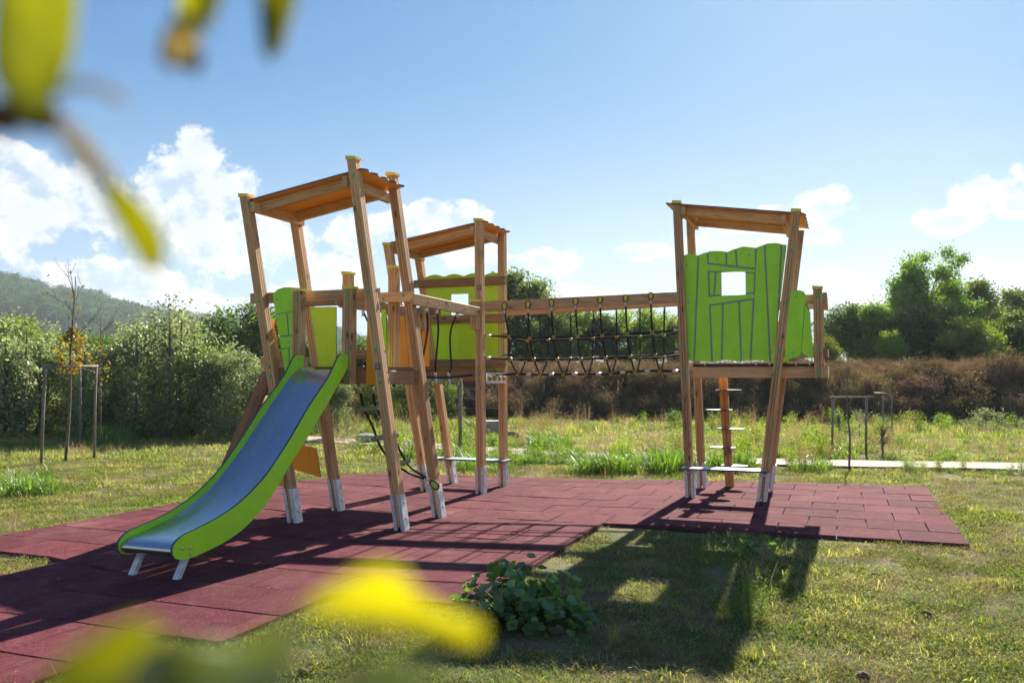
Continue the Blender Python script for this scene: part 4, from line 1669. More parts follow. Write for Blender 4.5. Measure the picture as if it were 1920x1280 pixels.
def tree(key, p, rot, s, name, label, cat, group=None, sz=None):
    t = thing(name, (0, 0, 0), label, cat, group)
    Mx = Matrix.Translation(Vector(p)) @ Matrix.Rotation(rot, 4, 'Z') @ Matrix.Diagonal((s, s, sz or s, 1))
    t.matrix_basis = Mx
    MW[t] = Mx
    for nm, me in zip(('trunk', 'crown'), CROWNS[key]):
        o = bpy.data.objects.new(nm, me)
        C.objects.link(o)
        o.parent = t
        MW[o] = Mx
    return t


def gn_scatter(name, pts, rots, scls, idxs, sources, mats=None):
    """one object: points carrying instances of unlinked source meshes"""
    me = bpy.data.meshes.new(name)
    n = len(pts)
    me.vertices.add(n)
    me.vertices.foreach_set('co', np.array(pts, dtype=np.float32).ravel())
    a = me.attributes.new('rot', 'FLOAT_VECTOR', 'POINT')
    rv = np.zeros((n, 3), dtype=np.float32)
    rv[:, 2] = rots
    rv[:, 0] = rng.normal(0, .08, n)
    rv[:, 1] = rng.normal(0, .08, n)
    a.data.foreach_set('vector', rv.ravel())
    a = me.attributes.new('scl', 'FLOAT', 'POINT')
    a.data.foreach_set('value', np.array(scls, dtype=np.float32))
    a = me.attributes.new('idx', 'INT', 'POINT')
    a.data.foreach_set('value', np.array(idxs, dtype=np.int32))
    o = bpy.data.objects.new(name, me)
    C.objects.link(o)
    ng = bpy.data.node_groups.new(name+'_nodes', 'GeometryNodeTree')
    ng.interface.new_socket('Geometry', in_out='INPUT', socket_type='NodeSocketGeometry')
    ng.interface.new_socket('Geometry', in_out='OUTPUT', socket_type='NodeSocketGeometry')
    N, L = ng.nodes, ng.links
    gi, go = N.new('NodeGroupInput'), N.new('NodeGroupOutput')
    m2p = N.new('GeometryNodeMeshToPoints')
    L.new(gi.outputs[0], m2p.inputs[0])
    ip = N.new('GeometryNodeInstanceOnPoints')
    L.new(m2p.outputs[0], ip.inputs['Points'])
    jn = N.new('GeometryNodeJoinGeometry')
    for s in reversed(sources):
        oi = N.new('GeometryNodeObjectInfo')
        oi.inputs['Object'].default_value = s
        oi.inputs['As Instance'].default_value = True
        L.new(oi.outputs['Geometry'], jn.inputs[0])
    L.new(jn.outputs[0], ip.inputs['Instance'])
    ip.inputs['Pick Instance'].default_value = True
    def attr(nm, dt):
        nd = N.new('GeometryNodeInputNamedAttribute')
        nd.data_type = dt
        nd.inputs[0].default_value = nm
        return nd.outputs[0]
    L.new(attr('idx', 'INT'), ip.inputs['Instance Index'])
    L.new(attr('rot', 'FLOAT_VECTOR'), ip.inputs['Rotation'])
    L.new(attr('scl', 'FLOAT'), ip.inputs['Scale'])
    L.new(ip.outputs[0], go.inputs[0])
    md = o.modifiers.new('scatter', 'NODES')
    md.node_group = ng
    tag(o, kind='stuff')
    MW[o] = Matrix.Identity(4)
    return o


def source(name, me):
    return bpy.data.objects.new(name, me)


def blades(seed, n, rad, h0, h1, w, bend_, mat, name, flat=.0, tip_leaves=0, tilt=.35):
    """a clump of curved grass blades"""
    rg = np.random.default_rng(seed)
    r = rad*np.sqrt(rg.uniform(0, 1, n))
    a = rg.uniform(0, 2*np.pi, n)
    base = np.stack([r*np.cos(a), r*np.sin(a), np.full(n, -.01)], 1)
    h = rg.uniform(h0, h1, n)
    th = rg.uniform(0, 2*np.pi, n)
    d = np.stack([np.cos(th), np.sin(th), np.zeros(n)], 1)
    lean = rg.uniform(.05, 1, n)*tilt+flat
    bn = rg.uniform(.1, 1, n)*bend_
    s = np.stack([-np.sin(th+rg.normal(0, .5, n)), np.cos(th), np.zeros(n)], 1)
    ww = w*rg.uniform(.6, 1.3, n)
    zz = np.array([0, 0, 1.])
    p1 = base+zz*(h*.45)[:, None]+d*(h*.45*lean)[:, None]
    p2 = p1+zz*(h*.35*(1-bn*.3))[:, None]+d*(h*.35*(lean+bn*.6))[:, None]
    p3 = p2+zz*(h*.22*(1-bn))[:, None]+d*(h*.25*(lean+bn*1.3))[:, None]
    W0, W1, W2 = s*(ww*.5)[:, None], s*(ww*.5)[:, None], s*(ww*.35)[:, None]
    v = np.stack([base-W0, base+W0, p1-W1, p1+W1, p2-W2, p2+W2, p3-W2*.15, p3+W2*.15], 1).reshape(-1, 3)
    k = np.arange(n)[:, None]*8
    q = np.concatenate([k+np.array([[0, 1, 3, 2]]), k+np.array([[2, 3, 5, 4]]), k+np.array([[4, 5, 7, 6]])], 1).reshape(-1, 4)
    rnd = np.repeat(rg.uniform(0, 1, n), 3)
    me = fastmesh(name, v, q, mat, rnd)
    return source(name, me)


def weed_mesh(seed, name, H, nst, mat, leaf=.02, nleaf=30, seedhead=True, wid=.004):
    """dry or green stalks with small leaves and seed heads"""
    rg = np.random.default_rng(seed)
    V, Q, Rn = [], [], []
    base = 0
    for k in range(nst):
        a = rg.uniform(0, 2*np.pi)
        r = rg.uniform(0, .12)
        p = np.array([r*np.cos(a), r*np.sin(a), 0])
        h = H*rg.uniform(.55, 1)
        d = np.array([np.cos(a), np.sin(a), 0])*rg.uniform(.02, .35)+rg.normal(0, .06, 3)
        top = p+np.array([0, 0, h])+d*h
        mid = (p+top)/2+rg.normal(0, .03, 3)*h
        s = np.array([np.cos(a+1.5), np.sin(a+1.5), 0])*wid/2
        pts = [p-s, p+s, mid-s, mid+s, top-s*.4, top+s*.4]
        V += pts
        Q += [[base, base+1, base+3, base+2], [base+2, base+3, base+5, base+4]]
        t = rg.uniform(0, 1)
        Rn += [t, t]
        base += 6
        nl = nleaf
        f = rg.uniform(.15, 1, nl) if not seedhead else np.clip(rg.uniform(.2, 1.25, nl), 0, 1)
        cc = np.where(f[:, None] < .5, p+(mid-p)*f[:, None]*2, mid+(top-mid)*(f[:, None]*2-1))+rg.normal(0, leaf*1.1, (nl, 3))
        v, q = leaf_cloud(cc, (0, 0, 0), leaf, .5, .4, rg)
        V += list(v)
        Q += list((q+base).tolist())
        Rn += list(np.clip(t*.5+rg.uniform(0, .6, nl), 0, 1))
        base += len(v)
    me = fastmesh(name, np.array(V), np.array(Q), mat, np.array(Rn))
    return source(name, me)


# ------------------------------------------------------------------ grass
def frustum_ok(x, y, m=1.12, extra=1.2):
    return abs(x) < (y*.6*m+extra)


def dirt_f(x, y):
    """0..1, how bare the ground is"""
    n_ = noise.noise(Vector((x*1.3, y*1.3, 3.)))*.5+noise.noise(Vector((x*3.7, y*3.7, 9.)))*.3+noise.noise(Vector((x*.4, y*.4, 5.)))*.35
    f = max(0, min(1, (n_-.12)*3.2))
    p = Vector((x, y, 0))-ORG
    u, v = p.dot(UX), p.dot(VX)
    if -1.98 < u < 1.1 and -.45 < v < 0:       # worn strip in front of the mat
        f = max(f, .9 if u < .4 else .5)
    if -1.5 < u < -.3 and -1.5 < v < -.4:
        f = max(f, .45)
    for (cx, cy, r) in ((.35, 4.45, .55), (.9, 4.55, .4), (-.35, 4.1, .3)):
        d = math.hypot(x-cx, (y-cy)*1.6)
        if d < r: f = max(f, .8*(1-d/r)+.2)
    return f


def build_grass():
    def leafy(seed, n, rad, size, hh):
        rg = np.random.default_rng(seed)
        r_ = rad*np.sqrt(rg.uniform(0, 1, n))
        a_ = rg.uniform(0, 2*np.pi, n)
        c_ = np.stack([r_*np.cos(a_), r_*np.sin(a_), rg.uniform(0, 1, n)**1.4*hh*(1-.5*r_/rad)], 1)
        v, q = leaf_cloud(c_, (0, 0, 0), size, .5, .55, rg)
        return source('leafy_patch', fastmesh('leafy_patch', v, q, M['clover'], rg.uniform(0, 1, n)))
    S = [blades(11, 90, .10, .012, .036, .0034, 1.1, M['grass'], 'blade_patch', tilt=1.4),
         blades(12, 80, .11, .015, .045, .0032, 1.2, M['grass'], 'blade_patch', tilt=1.7),
         blades(13, 70, .12, .010, .030, .0042, 1.0, M['grass'], 'blade_patch', tilt=2.0),
         blades(14, 40, .06, .03, .085, .0036, 1.0, M['grass'], 'blade_tuft', tilt=1.1),
         blades(15, 36, .12, .02, .055, .0022, .9, M['dry'], 'straw_patch', tilt=2.2),
         blades(16, 10, .04, .07, .16, .0020, .5, M['dry'], 'straw_stalks', tilt=.5),
         leafy(17, 190, .11, .010, .026), leafy(18, 150, .12, .013, .03)]
    pts, rot, scl, idx = [], [], [], []
    rr = random.Random(5)
    def add(p, s, i):
        pts.append(p); rot.append(rr.uniform(0, 6.28)); scl.append(s); idx.append(i)
    bands = [(3.2, 5.2, 300, 1.0), (5.2, 7.5, 210, 1.05), (7.5, 10.5, 120, 1.15), (10.5, 14.5, 60, 1.4)]
    for (y0, y1, dn, sc_) in bands:
        hw = y1*.6*1.12+1.2
        n = int((y1-y0)*2*hw*dn)
        for _ in range(n):
            x, y = rr.uniform(-hw, hw), rr.uniform(y0, y1)
            if not frustum_ok(x, y) or in_mat(x, y, 0):
                continue
            if y > 10 and path_dist(x, y) < .58:
                continue
            f = dirt_f(x, y)
            if rr.random() < f*.93:
                continue
            s = sc_*rr.uniform(.7, 1.25)
            edge = in_mat(x, y, .25)
            if edge: s *= 1.15
            k = rr.random()
            c = noise.noise(Vector((x*.8, y*.8, 1.)))
            if k < .015+.05*max(0, c): i = 3
            elif k < .24-.25*c: i = 4
            elif k < .25-.25*c and y > 4.5: i = 5
            else: i = rr.choice((0, 0, 1, 1, 2, 2, 6, 7))
            s2 = s*(1+.5*max(0, c))
            if i in (0, 1, 2) and c < -.1: s2 *= .8
            add((x, y, ground_h(x, y) if not edge else GZ), s2, i)
    # farther meadow: bigger patches
    S2 = [blades(21, 70, .22, .035, .09, .007, 1.0, M['grass_far'], 'meadow_patch', tilt=1.0),
          blades(22, 70, .24, .03, .08, .008, 1.0, M['grass_far'], 'meadow_patch', tilt=1.3),
          blades(23, 40, .12, .07, .18, .008, .8, M['grass_far'], 'meadow_tuft', tilt=.6),
          blades(24, 26, .2, .07, .20, .005, .6, M['dry'], 'dry_patch', tilt=.9)]
    off = len(S)
    S += S2
    for (y0, y1, dn, sc_) in [(14, 20, 15, 1.0), (20, 27.8, 10, 1.35)]:
        hw = y1*.6*1.12+2
        for _ in range(int((y1-y0)*2*hw*dn)):
            x, y = rr.uniform(-hw, hw), rr.uniform(y0, y1)
            if not frustum_ok(x, y, 1.12, 2) or path_dist(x, y) < .55 or y > emb_base(x)+.8:
                continue
            f = dirt_f(x*.5, y*.5)
            if rr.random() < f*.45: continue
            c = noise.noise(Vector((x*.35, y*.35, 1.)))
            k = rr.random()
            i = 3 if k < .10-.15*c else (2 if k < .22+.3*c else rr.choice((0, 1)))
            add((x, y, ground_h(x, y)), sc_*rr.uniform(.7, 1.3), off+i)
    gn_scatter('grass', pts, rot, scl, idx, S)
    print('grass', len(pts))


build_grass()


def build_weeds():
    """taller growth: dense reeds of green grass, pale seeding grasses, flowers"""
    S = [blades(31, 90, .22, .18, .48, .014, .9, M['weed'], 'tall_blades', tilt=.6),
         blades(32, 70, .20, .12, .34, .013, 1.0, M['weed'], 'tall_blades', tilt=.9),
         weed_mesh(33, 'seed_grass', .75, 16, M['dry'], .020, 26, True, .004),
         weed_mesh(34, 'seed_grass', .55, 14, M['dry'], .018, 30, True, .004),
         weed_mesh(35, 'leafy_weed', .5, 12, M['leaf_light'], .045, 26, False, .006),
         weed_mesh(36, 'leafy_weed', .45, 14, M['leaf_olive'], .035, 34, False, .006)]
    pts, rot, scl, idx = [], [], [], []
    rr = random.Random(8)
    def blob(px0, px1, py0, py1, n, ids, s0, s1):
        for _ in range(n):
            p = G(rr.uniform(px0, px1), rr.uniform(py0, py1))
            if in_mat(p.x, p.y, .12) or path_dist(p.x, p.y) < .45: continue
            pts.append((p.x, p.y, ground_h(p.x, p.y))); rot.append(rr.uniform(0, 6.28)); scl.append(rr.uniform(s0, s1)); idx.append(rr.choice(ids))
    blob(1080, 1290, 866, 884, 70, (0, 1, 1), .5, .95)       # green clump behind the mat
    blob(1100, 1290, 845, 868, 40, (1, 3, 4, 2), .6, 1.0)
    blob(1300, 1400, 862, 884, 22, (0, 1), .5, .8)
    blob(1480, 1560, 858, 880, 26, (1, 3, 4), .5, .9)
    blob(640, 760, 805, 850, 46, (1, 2, 3, 4), .6, 1.0)
    blob(745, 900, 800, 858, 60, (0, 1, 2, 1, 4), .6, 1.0)
    blob(860, 960, 830, 880, 24, (0, 1, 4), .5, .8)
    blob(960, 1060, 800, 840, 30, (1, 2, 3), .5, .9)
    blob(1000, 1060, 825, 845, 12, (0,), .6, .9)
    blob(870, 1100, 842, 868, 120, (1, 1, 0, 4), .35, .62)
    blob(0, 90, 895, 925, 26, (0, 1), .35, .75)              # clump at the left edge
    blob(180, 260, 818, 834, 22, (0, 1), .7, 1.1)
    blob(80, 480, 800, 822, 90, (1, 2, 3, 3, 1), .6, 1.1)
    blob(1700, 1920, 868, 886, 30, (1, 4, 5), .35, .6)
    blob(1560, 1920, 792, 812, 60, (1, 5, 4, 3), .6, 1.1)
    blob(960, 1560, 790, 806, 110, (2, 3, 1, 1, 4), .5, .95)
    blob(1560, 1700, 815, 860, 30, (3, 1, 4), .5, 1.0)
    blob(1700, 1920, 815, 860, 26, (3, 1), .4, .8)
    blob(1380, 1560, 812, 858, 40, (3, 4, 1, 2), .5, 1.0)
    gn_scatter('tall_grass', pts, rot, scl, idx, S)


build_weeds()


# ------------------------------------------------------------------ embankment with dry scrub
def build_embankment():
    prof = [(-.6, -.15), (0, 0), (.5, .25), (1.6, .85), (2.8, 1.35), (4.0, 1.5), (9, 1.5), (30, 1.45), (60, 1.3)]
    xs = np.arange(-40, 46, 1.0)
    v = []
    for x in xs:
        y0 = emb_base(x)
        fall = max(0., min(1., (x+9)/6.))
        for (dy, h) in prof:
            k = noise.noise(Vector((x*.25, dy*.3, 0)))
            v.append((x, y0+dy, GZ-.02+h*fall*(1+.15*k) if h > 0 else GZ+h))
    n = len(prof)
    f = [(i*n+j, (i+1)*n+j, (i+1)*n+j+1, i*n+j+1) for i in range(len(xs)-1) for j in range(n-1)]
    tag(mobj('embankment', v, f, M['ground'], None, smooth=True), kind='structure')
    S = [weed_mesh(41, 'scrub', .95, 40, M['scrub'], .06, 34, True, .010),
         weed_mesh(42, 'scrub', .80, 42, M['scrub'], .04, 34, True, .010),
         weed_mesh(43, 'scrub', .65, 36, M['scrub'], .07, 34, False, .010),
         weed_mesh(44, 'pale_scrub', .9, 14, M['dry'], .04, 26, True, .010),
         weed_mesh(45, 'green_scrub', .6, 18, M['leaf_mid'], .05, 30, False, .010)]
    pts, rot, scl, idx = [], [], [], []
    rr = random.Random(9)
    for _ in range(5200):
        x = rr.uniform(-9, 27)
        dy = rr.choice((rr.uniform(-.5, 4.2), rr.uniform(2.5, 8)))
        y0 = emb_base(x)
        y = y0+dy
        if abs(x) > y*.6*1.15+2: continue
        fall = max(0., min(1., (x+9)/6.))
        h = float(np.interp(dy, [p[0] for p in prof], [p[1] for p in prof]))*fall
        c = noise.noise(Vector((x*.3, dy*.4, 2)))
        pts.append((x, y, max(GZ, h)-.05)); rot.append(rr.uniform(0, 6.28))
        scl.append(rr.uniform(.55, 1.05)*(1+.35*c)*(1 if dy < 2.2 else .55))
        k = rr.random()
        idx.append(3 if k < .08 else 4 if k < .06+.08*max(0, c)*3 else rr.choice((0, 1, 2)))
    gn_scatter('dry_scrub', pts, rot, scl, idx, S)


build_embankment()

# ------------------------------------------------------------------ trees
make_tree_mesh('round_a', 101, 6, 4.6, 14000, .17, M['leaf_mid'])
make_tree_mesh('round_b', 102, 6, 4.2, 14000, .17, M['leaf_dark'])
make_tree_mesh('round_c', 103, 6, 4.8, 14000, .17, M['leaf_light'])
make_tree_mesh('poplar_a', 104, 9, 8.0, 24000, .19, M['leaf_mid'], 'poplar', .2)
make_tree_mesh('poplar_b', 105, 7, 4.6, 14000, .17, M['leaf_mid'], 'poplar', .2)
make_tree_mesh('olive_a', 106, 3, 3.0, 12000, .085, M['leaf_olive'], 'bush', .1)
make_tree_mesh('olive_b', 107, 3, 2.6, 12000, .085, M['leaf_olive'], 'bush', .1)
make_tree_mesh('olive_c', 108, 3, 3.3, 11000, .08, M['leaf_mid'], 'bush', .1)


def put_tree(key, px, py_top, Y, base_z, H0, name, label, cat, group=None, wide=1., rot=None):
    p = at(px, py_top, Y)
    h = p.z-base_z
    s = h/H0
    rr = random.Random(int(px*7+Y))
    if key == 'poplar_a': rot = 0.
    return tree(key, (p.x, p.y, base_z), rr.uniform(0, 6.28) if rot is None else rot, s*wide, name, label, cat, group, s)


GB = 'trees in the row beyond the embankment'
back = [
    ('round_b', 905, 640, 36, 1.2, 'dark bushy tree seen between the posts of the middle tower'),
    ('poplar_b', 968, 512, 40, 1.3, 'tallest tree right of the middle tower, rising above the net bridge beam'),
    ('poplar_b', 1012, 528, 41, 1.3, 'loose crowned tree above the left end of the bridge beam'),
    ('round_b', 1050, 590, 39, 1.0, 'tree behind the net bridge, left part'),
    ('round_c', 1090, 574, 42, 1.0, 'tree behind the net bridge, left of its middle'),
    ('round_b', 1135, 582, 40, 1.0, 'dark tree behind the middle of the net bridge'),
    ('round_c', 1180, 580, 41, 1.0, 'light tree behind the net bridge, right of its middle'),
    ('round_c', 1222, 574, 39, 1.0, 'tree behind the right part of the net bridge'),
    ('round_c', 1262, 590, 37, 1.0, 'yellow green tree beside the left post of the right tower'),
    ('round_a', 1470, 600, 40, 1.0, 'tree behind the right edge of the plank wall'),
    ('round_c', 1545, 625, 33, .9, 'light green young tree just behind the end post of the right tower'),
    ('round_b', 1588, 563, 41, 1.1, 'rounded tree next right of the right tower'),
    ('round_a', 1640, 572, 40, 1.1, 'mid green tree left of the tall tree'),
    ('round_c', 1668, 620, 37, .9, 'small light bushy tree at the foot of the tall tree'),
    ('round_b', 1700, 572, 39, 1.2, 'dark low crown under the left side of the tall tree'),
    ('poplar_a', 1738, 474, 42, 1.0, 'tall open crowned tree, highest on the right side'),
    ('poplar_b', 1700, 545, 43, 1.1, 'loose crown standing close on the left of the tall tree'),
    ('poplar_b', 1782, 530, 43, 1.0, 'loose crown standing close on the right of the tall tree'),
    ('poplar_b', 1836, 528, 44, 1.1, 'slender loose tree right of the tall tree'),
    ('round_c', 1822, 592, 36, 1.2, 'broad light green tree right of the tall tree'),
    ('round_c', 1872, 600, 38, 1.0, 'light green tree near the right edge of the picture'),
    ('round_b', 1925, 575, 37, 1.2, 'dark tree at the right edge of the picture'),
    ('poplar_b', 1895, 545, 52, 1.5, 'greyish distant tree at the top right of the tree row'),
    ('round_a', 2000, 560, 40, 1.1, 'tree beyond the right edge of the picture'),
    ('round_b', 1775, 582, 38, 1.0, 'dark crown under the right side of the tall tree'),
]
for (k, px, py, Y, w, lab) in back:
    H0 = {'round_a': 6, 'round_b': 6, 'round_c': 6, 'poplar_a': 9, 'poplar_b': 7}[k]
    put_tree(k, px, py, Y, 1.2, H0, 'tree', lab, 'tree', GB, w)

GL = 'silvery shrubs along the left side of the meadow'
left = [
    ('olive_c', 15, 614, 23, 1.12, 'leafy green shrub at the left edge of the picture'),
    ('olive_b', 75, 641, 20.5, 1.12, 'silvery shrub behind the left stake of the young tree'),
    ('olive_a', -40, 656, 20, 1.12, 'shrub cut by the left edge of the picture'),
    ('olive_c', 130, 664, 21.5, 1.03, 'shrub right behind the staked young tree'),
    ('olive_a', 185, 656, 20, 1.03, 'silvery shrub behind the right stake of the young tree'),
    ('olive_c', 238, 630, 22, 1.03, 'tall grey green shrub right of the stakes'),
    ('olive_b', 285, 614, 20.5, 0.99, 'silvery shrub with upright whips'),
    ('olive_a', 325, 601, 21, 1.03, 'tallest silvery shrub with pointed whips against the hill'),
    ('olive_c', 372, 644, 20, 1.03, 'broad shrub in the middle of the thicket'),
    ('olive_b', 412, 666, 19.2, 1.03, 'bright silvery shrub left of the slide'),
    ('olive_a', 462, 666, 19.0, 1.07, 'silvery shrub touching the top of the slide in view'),
    ('olive_b', 520, 684, 19.5, 1.03, 'silvery shrub behind the slide'),
    ('olive_a', 580, 706, 20.5, 1.03, 'silvery shrub seen under the deck of the slide tower'),
    ('olive_b', 632, 716, 18.6, .9, 'sunlit pale shrub beside the slide tower legs'),
    ('olive_c', 690, 706, 24, 1.29, 'dark shrub behind the rope ladder'),
    ('olive_c', 760, 706, 25, 1.29, 'dark shrub behind the legs of the slide tower'),
    ('olive_c', 840, 716, 27, 1.20, 'dark shrub behind the middle tower'),
]
for (k, px, py, Y, w, lab) in left:
    put_tree(k, px, py, Y, GZ, 3, 'shrub', lab, 'shrub', GL, w)
back_left = [
    ('round_a', 40, 598, 34, 1.4, 'round green tree behind the shrubs at the left edge'),
    ('round_b', 120, 616, 36, 1.3, 'dark tree behind the staked young tree'),
    ('round_b', 200, 624, 38, 1.2, 'dark round tree under the hill slope'),
    ('round_b', 395, 626, 36, 1.2, 'dark tree left of the tallest tree by the slide'),
    ('round_b', 452, 563, 37, 1.15, 'big dark tree rising left of the slide tower'),
    ('round_a', 505, 600, 36, 1.1, 'green tree behind the left post of the slide tower'),
    ('round_a', 590, 640, 38, 1.2, 'green tree behind the slide tower panels'),
    ('round_b', 680, 630, 38, 1.2, 'dark tree behind the orange panel of the slide tower'),
    ('round_a', 760, 625, 40, 1.2, 'green tree behind the suspension bridge'),
    ('round_c', 850, 610, 38, 1.2, 'light tree seen through the window of the middle tower'),
]
for (k, px, py, Y, w, lab) in back_left:
    put_tree(k, px, py, Y, .2, 6, 'tree', lab, 'tree', 'trees behind the left thicket', w)


make_tree_mesh('shoot', 109, 3, .95, 1500, .085, M['leaf_olive'], 'whip', .1)
rs = random.Random(31)
for (px, py, lab) in ((318, 556, 'tallest slim poplar shoot standing against the hill, right of the stakes'),
                      (340, 568, 'slim poplar shoot just right of the tallest shoot'),
                      (292, 572, 'slim poplar shoot just left of the tallest shoot'),
                      (366, 594, 'low poplar shoot above the middle of the thicket'),
                      (256, 590, 'slim poplar shoot between the stakes and the three tallest shoots'),
                      (222, 606, 'poplar shoot rising over the sloping crossbar'),
                      (396, 612, 'poplar shoot left of the big dark tree'),
                      (436, 632, 'poplar shoot in front of the big dark tree'),
                      (160, 610, 'poplar shoot between the two staked young trees'),
                      (92, 604, 'poplar shoot left of the leafy staked tree'),
                      (50, 592, 'poplar shoot near the left edge of the picture'),
                      (14, 586, 'poplar shoot at the very left edge of the picture')):
    put_tree('shoot', px, py, rs.uniform(18.8, 21.5), GZ, 3, 'young_poplar', lab, 'young poplar', 'upright poplar shoots in the left thicket', rs.uniform(.8, 1.2))


# small separate shrubs in the meadow
def small(px, py, h, key, lab, w=1., H0=3, name='shrub'):
    p = G(px, py)
    s = h/H0
    tree(key, (p.x, p.y, GZ), px*.1, s*w, name, lab, 'shrub', None, s)


make_tree_mesh('bushlet', 120, 1, 1.1, 1500, .055, M['leaf_plant'], 'bush', .1)
make_tree_mesh('bushlet_pale', 121, 1, 1.5, 1200, .055, M['leaf_olive'], 'bush', .1)
make_tree_mesh('bushlet_dry', 122, 1, 1.1, 1400, .03, M['scrub'], 'bush', .1)
small(1573, 812, .55, 'bushlet', 'small dark green bush between the right hand stakes', 1, 1)
small(1612, 816, .35, 'bushlet_pale', 'small pale bush by the right hand stake', 1, 1)
small(1850, 806, .55, 'bushlet_pale', 'low silvery bush in the meadow near the right edge', 1.5, 1)
small(1655, 850, .62, 'bushlet_dry', 'dry brown bush right of the stakes', .9, 1)
small(1765, 802, .42, 'bushlet', 'low green bush below the embankment', 1.2, 1)
small(1450, 800, .5, 'bushlet_dry', 'dry bush seen under the right tower deck', 1.3, 1)
small(1265, 800, .5, 'bushlet', 'low green bush behind the net bridge', 1.3, 1)


# ------------------------------------------------------------------ young trees and their stakes
def stake_frame(feet, tops, bars, lab, r=.022):
    t = thing('tree_support', tuple(Vector(feet[0])), lab, 'tree stakes', 'wooden stake frames of the young trees')
    for a, b_ in zip(feet, tops):
        b = MB()
        m_ = a.lerp(b_, .5)+Vector((random.uniform(-.015, .015), 0, 0))
        b.tube([a-ZX*.1, m_, b_], [r*1.05, r, r*.9], 7)
        b.build('stake', M['stake'], t, smooth=True)
    for a, b_ in bars:
        b = MB()
        b.tube([a, b_], r*.85, 7)
        b.build('crossbar', M['stake'], t, smooth=True)


def young_tree(px, py, top, lean, lab, leaves, mat, seed, twigs=9, crown=(.35, .62), r=.026, name='young_tree'):
    p = G(px, py)
    p.z = GZ
    h = (at(px, top, p.y).z)-GZ
    rr = random.Random(seed)
    rg = np.random.default_rng(seed)
    t = thing(name, p, lab, 'young tree')
    b = MB()
    T0 = p+Vector((lean, 0, h))
    line = smoothline([p, p.lerp(T0, .3)+Vector((.02, 0, 0)), p.lerp(T0, .6)-Vector((.02, 0, 0)), p.lerp(T0, .82), T0], 4)
    b.tube(line, [r*(1-.8*k/(len(line)-1)) for k in range(len(line))], 7)
    b.build('trunk', M['bark'], t, smooth=True)
    tw = MB()
    tips = []
    for k in range(twigs):
        f = rr.uniform(crown[0], .9)
        q = p.lerp(T0, f)
        a = rr.uniform(0, 6.28)
        L = h*rr.uniform(.10, .2)
        branch_mb(tw, q, Vector((math.cos(a), math.sin(a), rr.uniform(.7, 1.6))), L, r*.32, 2, rr, tips, .45, 2, .8)
    o = tw.build('branches', M['bark'], t)
    if leaves:
        lo, hi = crown
        c = []
        for _ in range(leaves):
            f = rr.uniform(lo, hi)
            w_ = h*.115*math.sin(math.pi*min(1, max(0, (f-lo)/(hi-lo)*.8+.15)))
            a = rr.uniform(0, 6.28)
            q = p.lerp(T0, f)
            c.append((q.x+math.cos(a)*w_*rr.uniform(.1, 1), q.y+math.sin(a)*w_*rr.uniform(.1, 1), q.z))
        c += [tuple(rr.choice(tips)) for _ in range(leaves//25)]
        v, q = leaf_cloud(np.array(c), (0, 0, 0), .065, .4, .65, rg)
        me = fastmesh('foliage', v-np.array(p), q, mat, rg.uniform(0, 1, len(q)))
        place(bpy.data.objects.new('foliage', me), Matrix.Translation(p), t)


young_tree(123, 860, 518, .10, 'staked young tree with yellow autumn leaves and bare top, near the left edge', 420, M['leaf_autumn'], 51, 12, (.47, .72))
young_tree(186, 835, 598, -.02, 'second thin young tree with bare twigs behind the stakes on the left', 45, M['leaf_autumn'], 52, 9, (.5, .8), .02)
d1 = at(77, 865, G(77, 865).y)
f1, f2, f3 = G(77, 866), G(177, 857), G(151, 832)
stake_frame([f1, f2], [at(86, 683, f1.y), at(181, 683, f2.y)], [(at(78, 688, f1.y-.03), at(184, 686, f2.y-.03))], 'front stake frame with long crossbar round the leafy young tree')
f4 = G(213, 812)
stake_frame([f3, f4], [at(150, 686, f3.y), at(214, 700, f4.y)], [(at(146, 689, f3.y), at(216, 708, f4.y))], 'rear stake frame with sloping crossbar at the second young tree')
young_tree(1592, 872, 690, 0, 'thin leafless young tree between the stakes on the right', 0, None, 53, 6, (.45, .7), .018)
a1, a2 = G(1560, 842), G(1624, 846)
stake_frame([a1, a2], [at(1562, 744, a1.y), at(1625, 743, a2.y)], [(at(1556, 745, a1.y), at(1638, 744, a2.y))], 'stake frame with crossbar right of the right tower')
a1, a2 = G(1656, 800), G(1672, 808)
stake_frame([a1, a2], [at(1657, 736, a1.y), at(1672, 738, a2.y)], [(at(1640, 736, a1.y), at(1674, 738, a2.y))], 'small far stake frame right of the staked leafless tree')
a1 = G(863, 852)
t_ = tag(mobj('stake', *tube_vf([a1-ZX*.1, at(863, 770, a1.y), at(864, 690, a1.y)], .032, 8), M['stake'], None, smooth=True), 'single grey stake standing behind the middle tower', 'stake')


# ------------------------------------------------------------------ wire fence, far left to centre
def fence(P0, P1, n, label, h=1.25, mat='fence_green', nw=5, mesh_=False):
    t = thing('wire_fence', P0, label, 'fence')
    for k in range(n+1):
        p = P0.lerp(P1, k/n)
        b = MB()
        b.tube([p-ZX*.05, p+ZX*h], .025, 6)
        b.build('post', M[mat], t)
    for k in range(nw):
        b = MB()
        z = h*(.12+.85*k/(nw-1))
        b.tube([P0+ZX*z, P1+ZX*z], .006, 4)
        b.build('wire', M['fence'], t)


fence(G(640, 796), G(945, 794), 7, 'green post and wire fence seen between the tower legs', 1.35)
fence(G(-60, 802), G(24, 802), 5, 'grey wire fence at the left edge under the shrubs', .95, 'fence', 4)


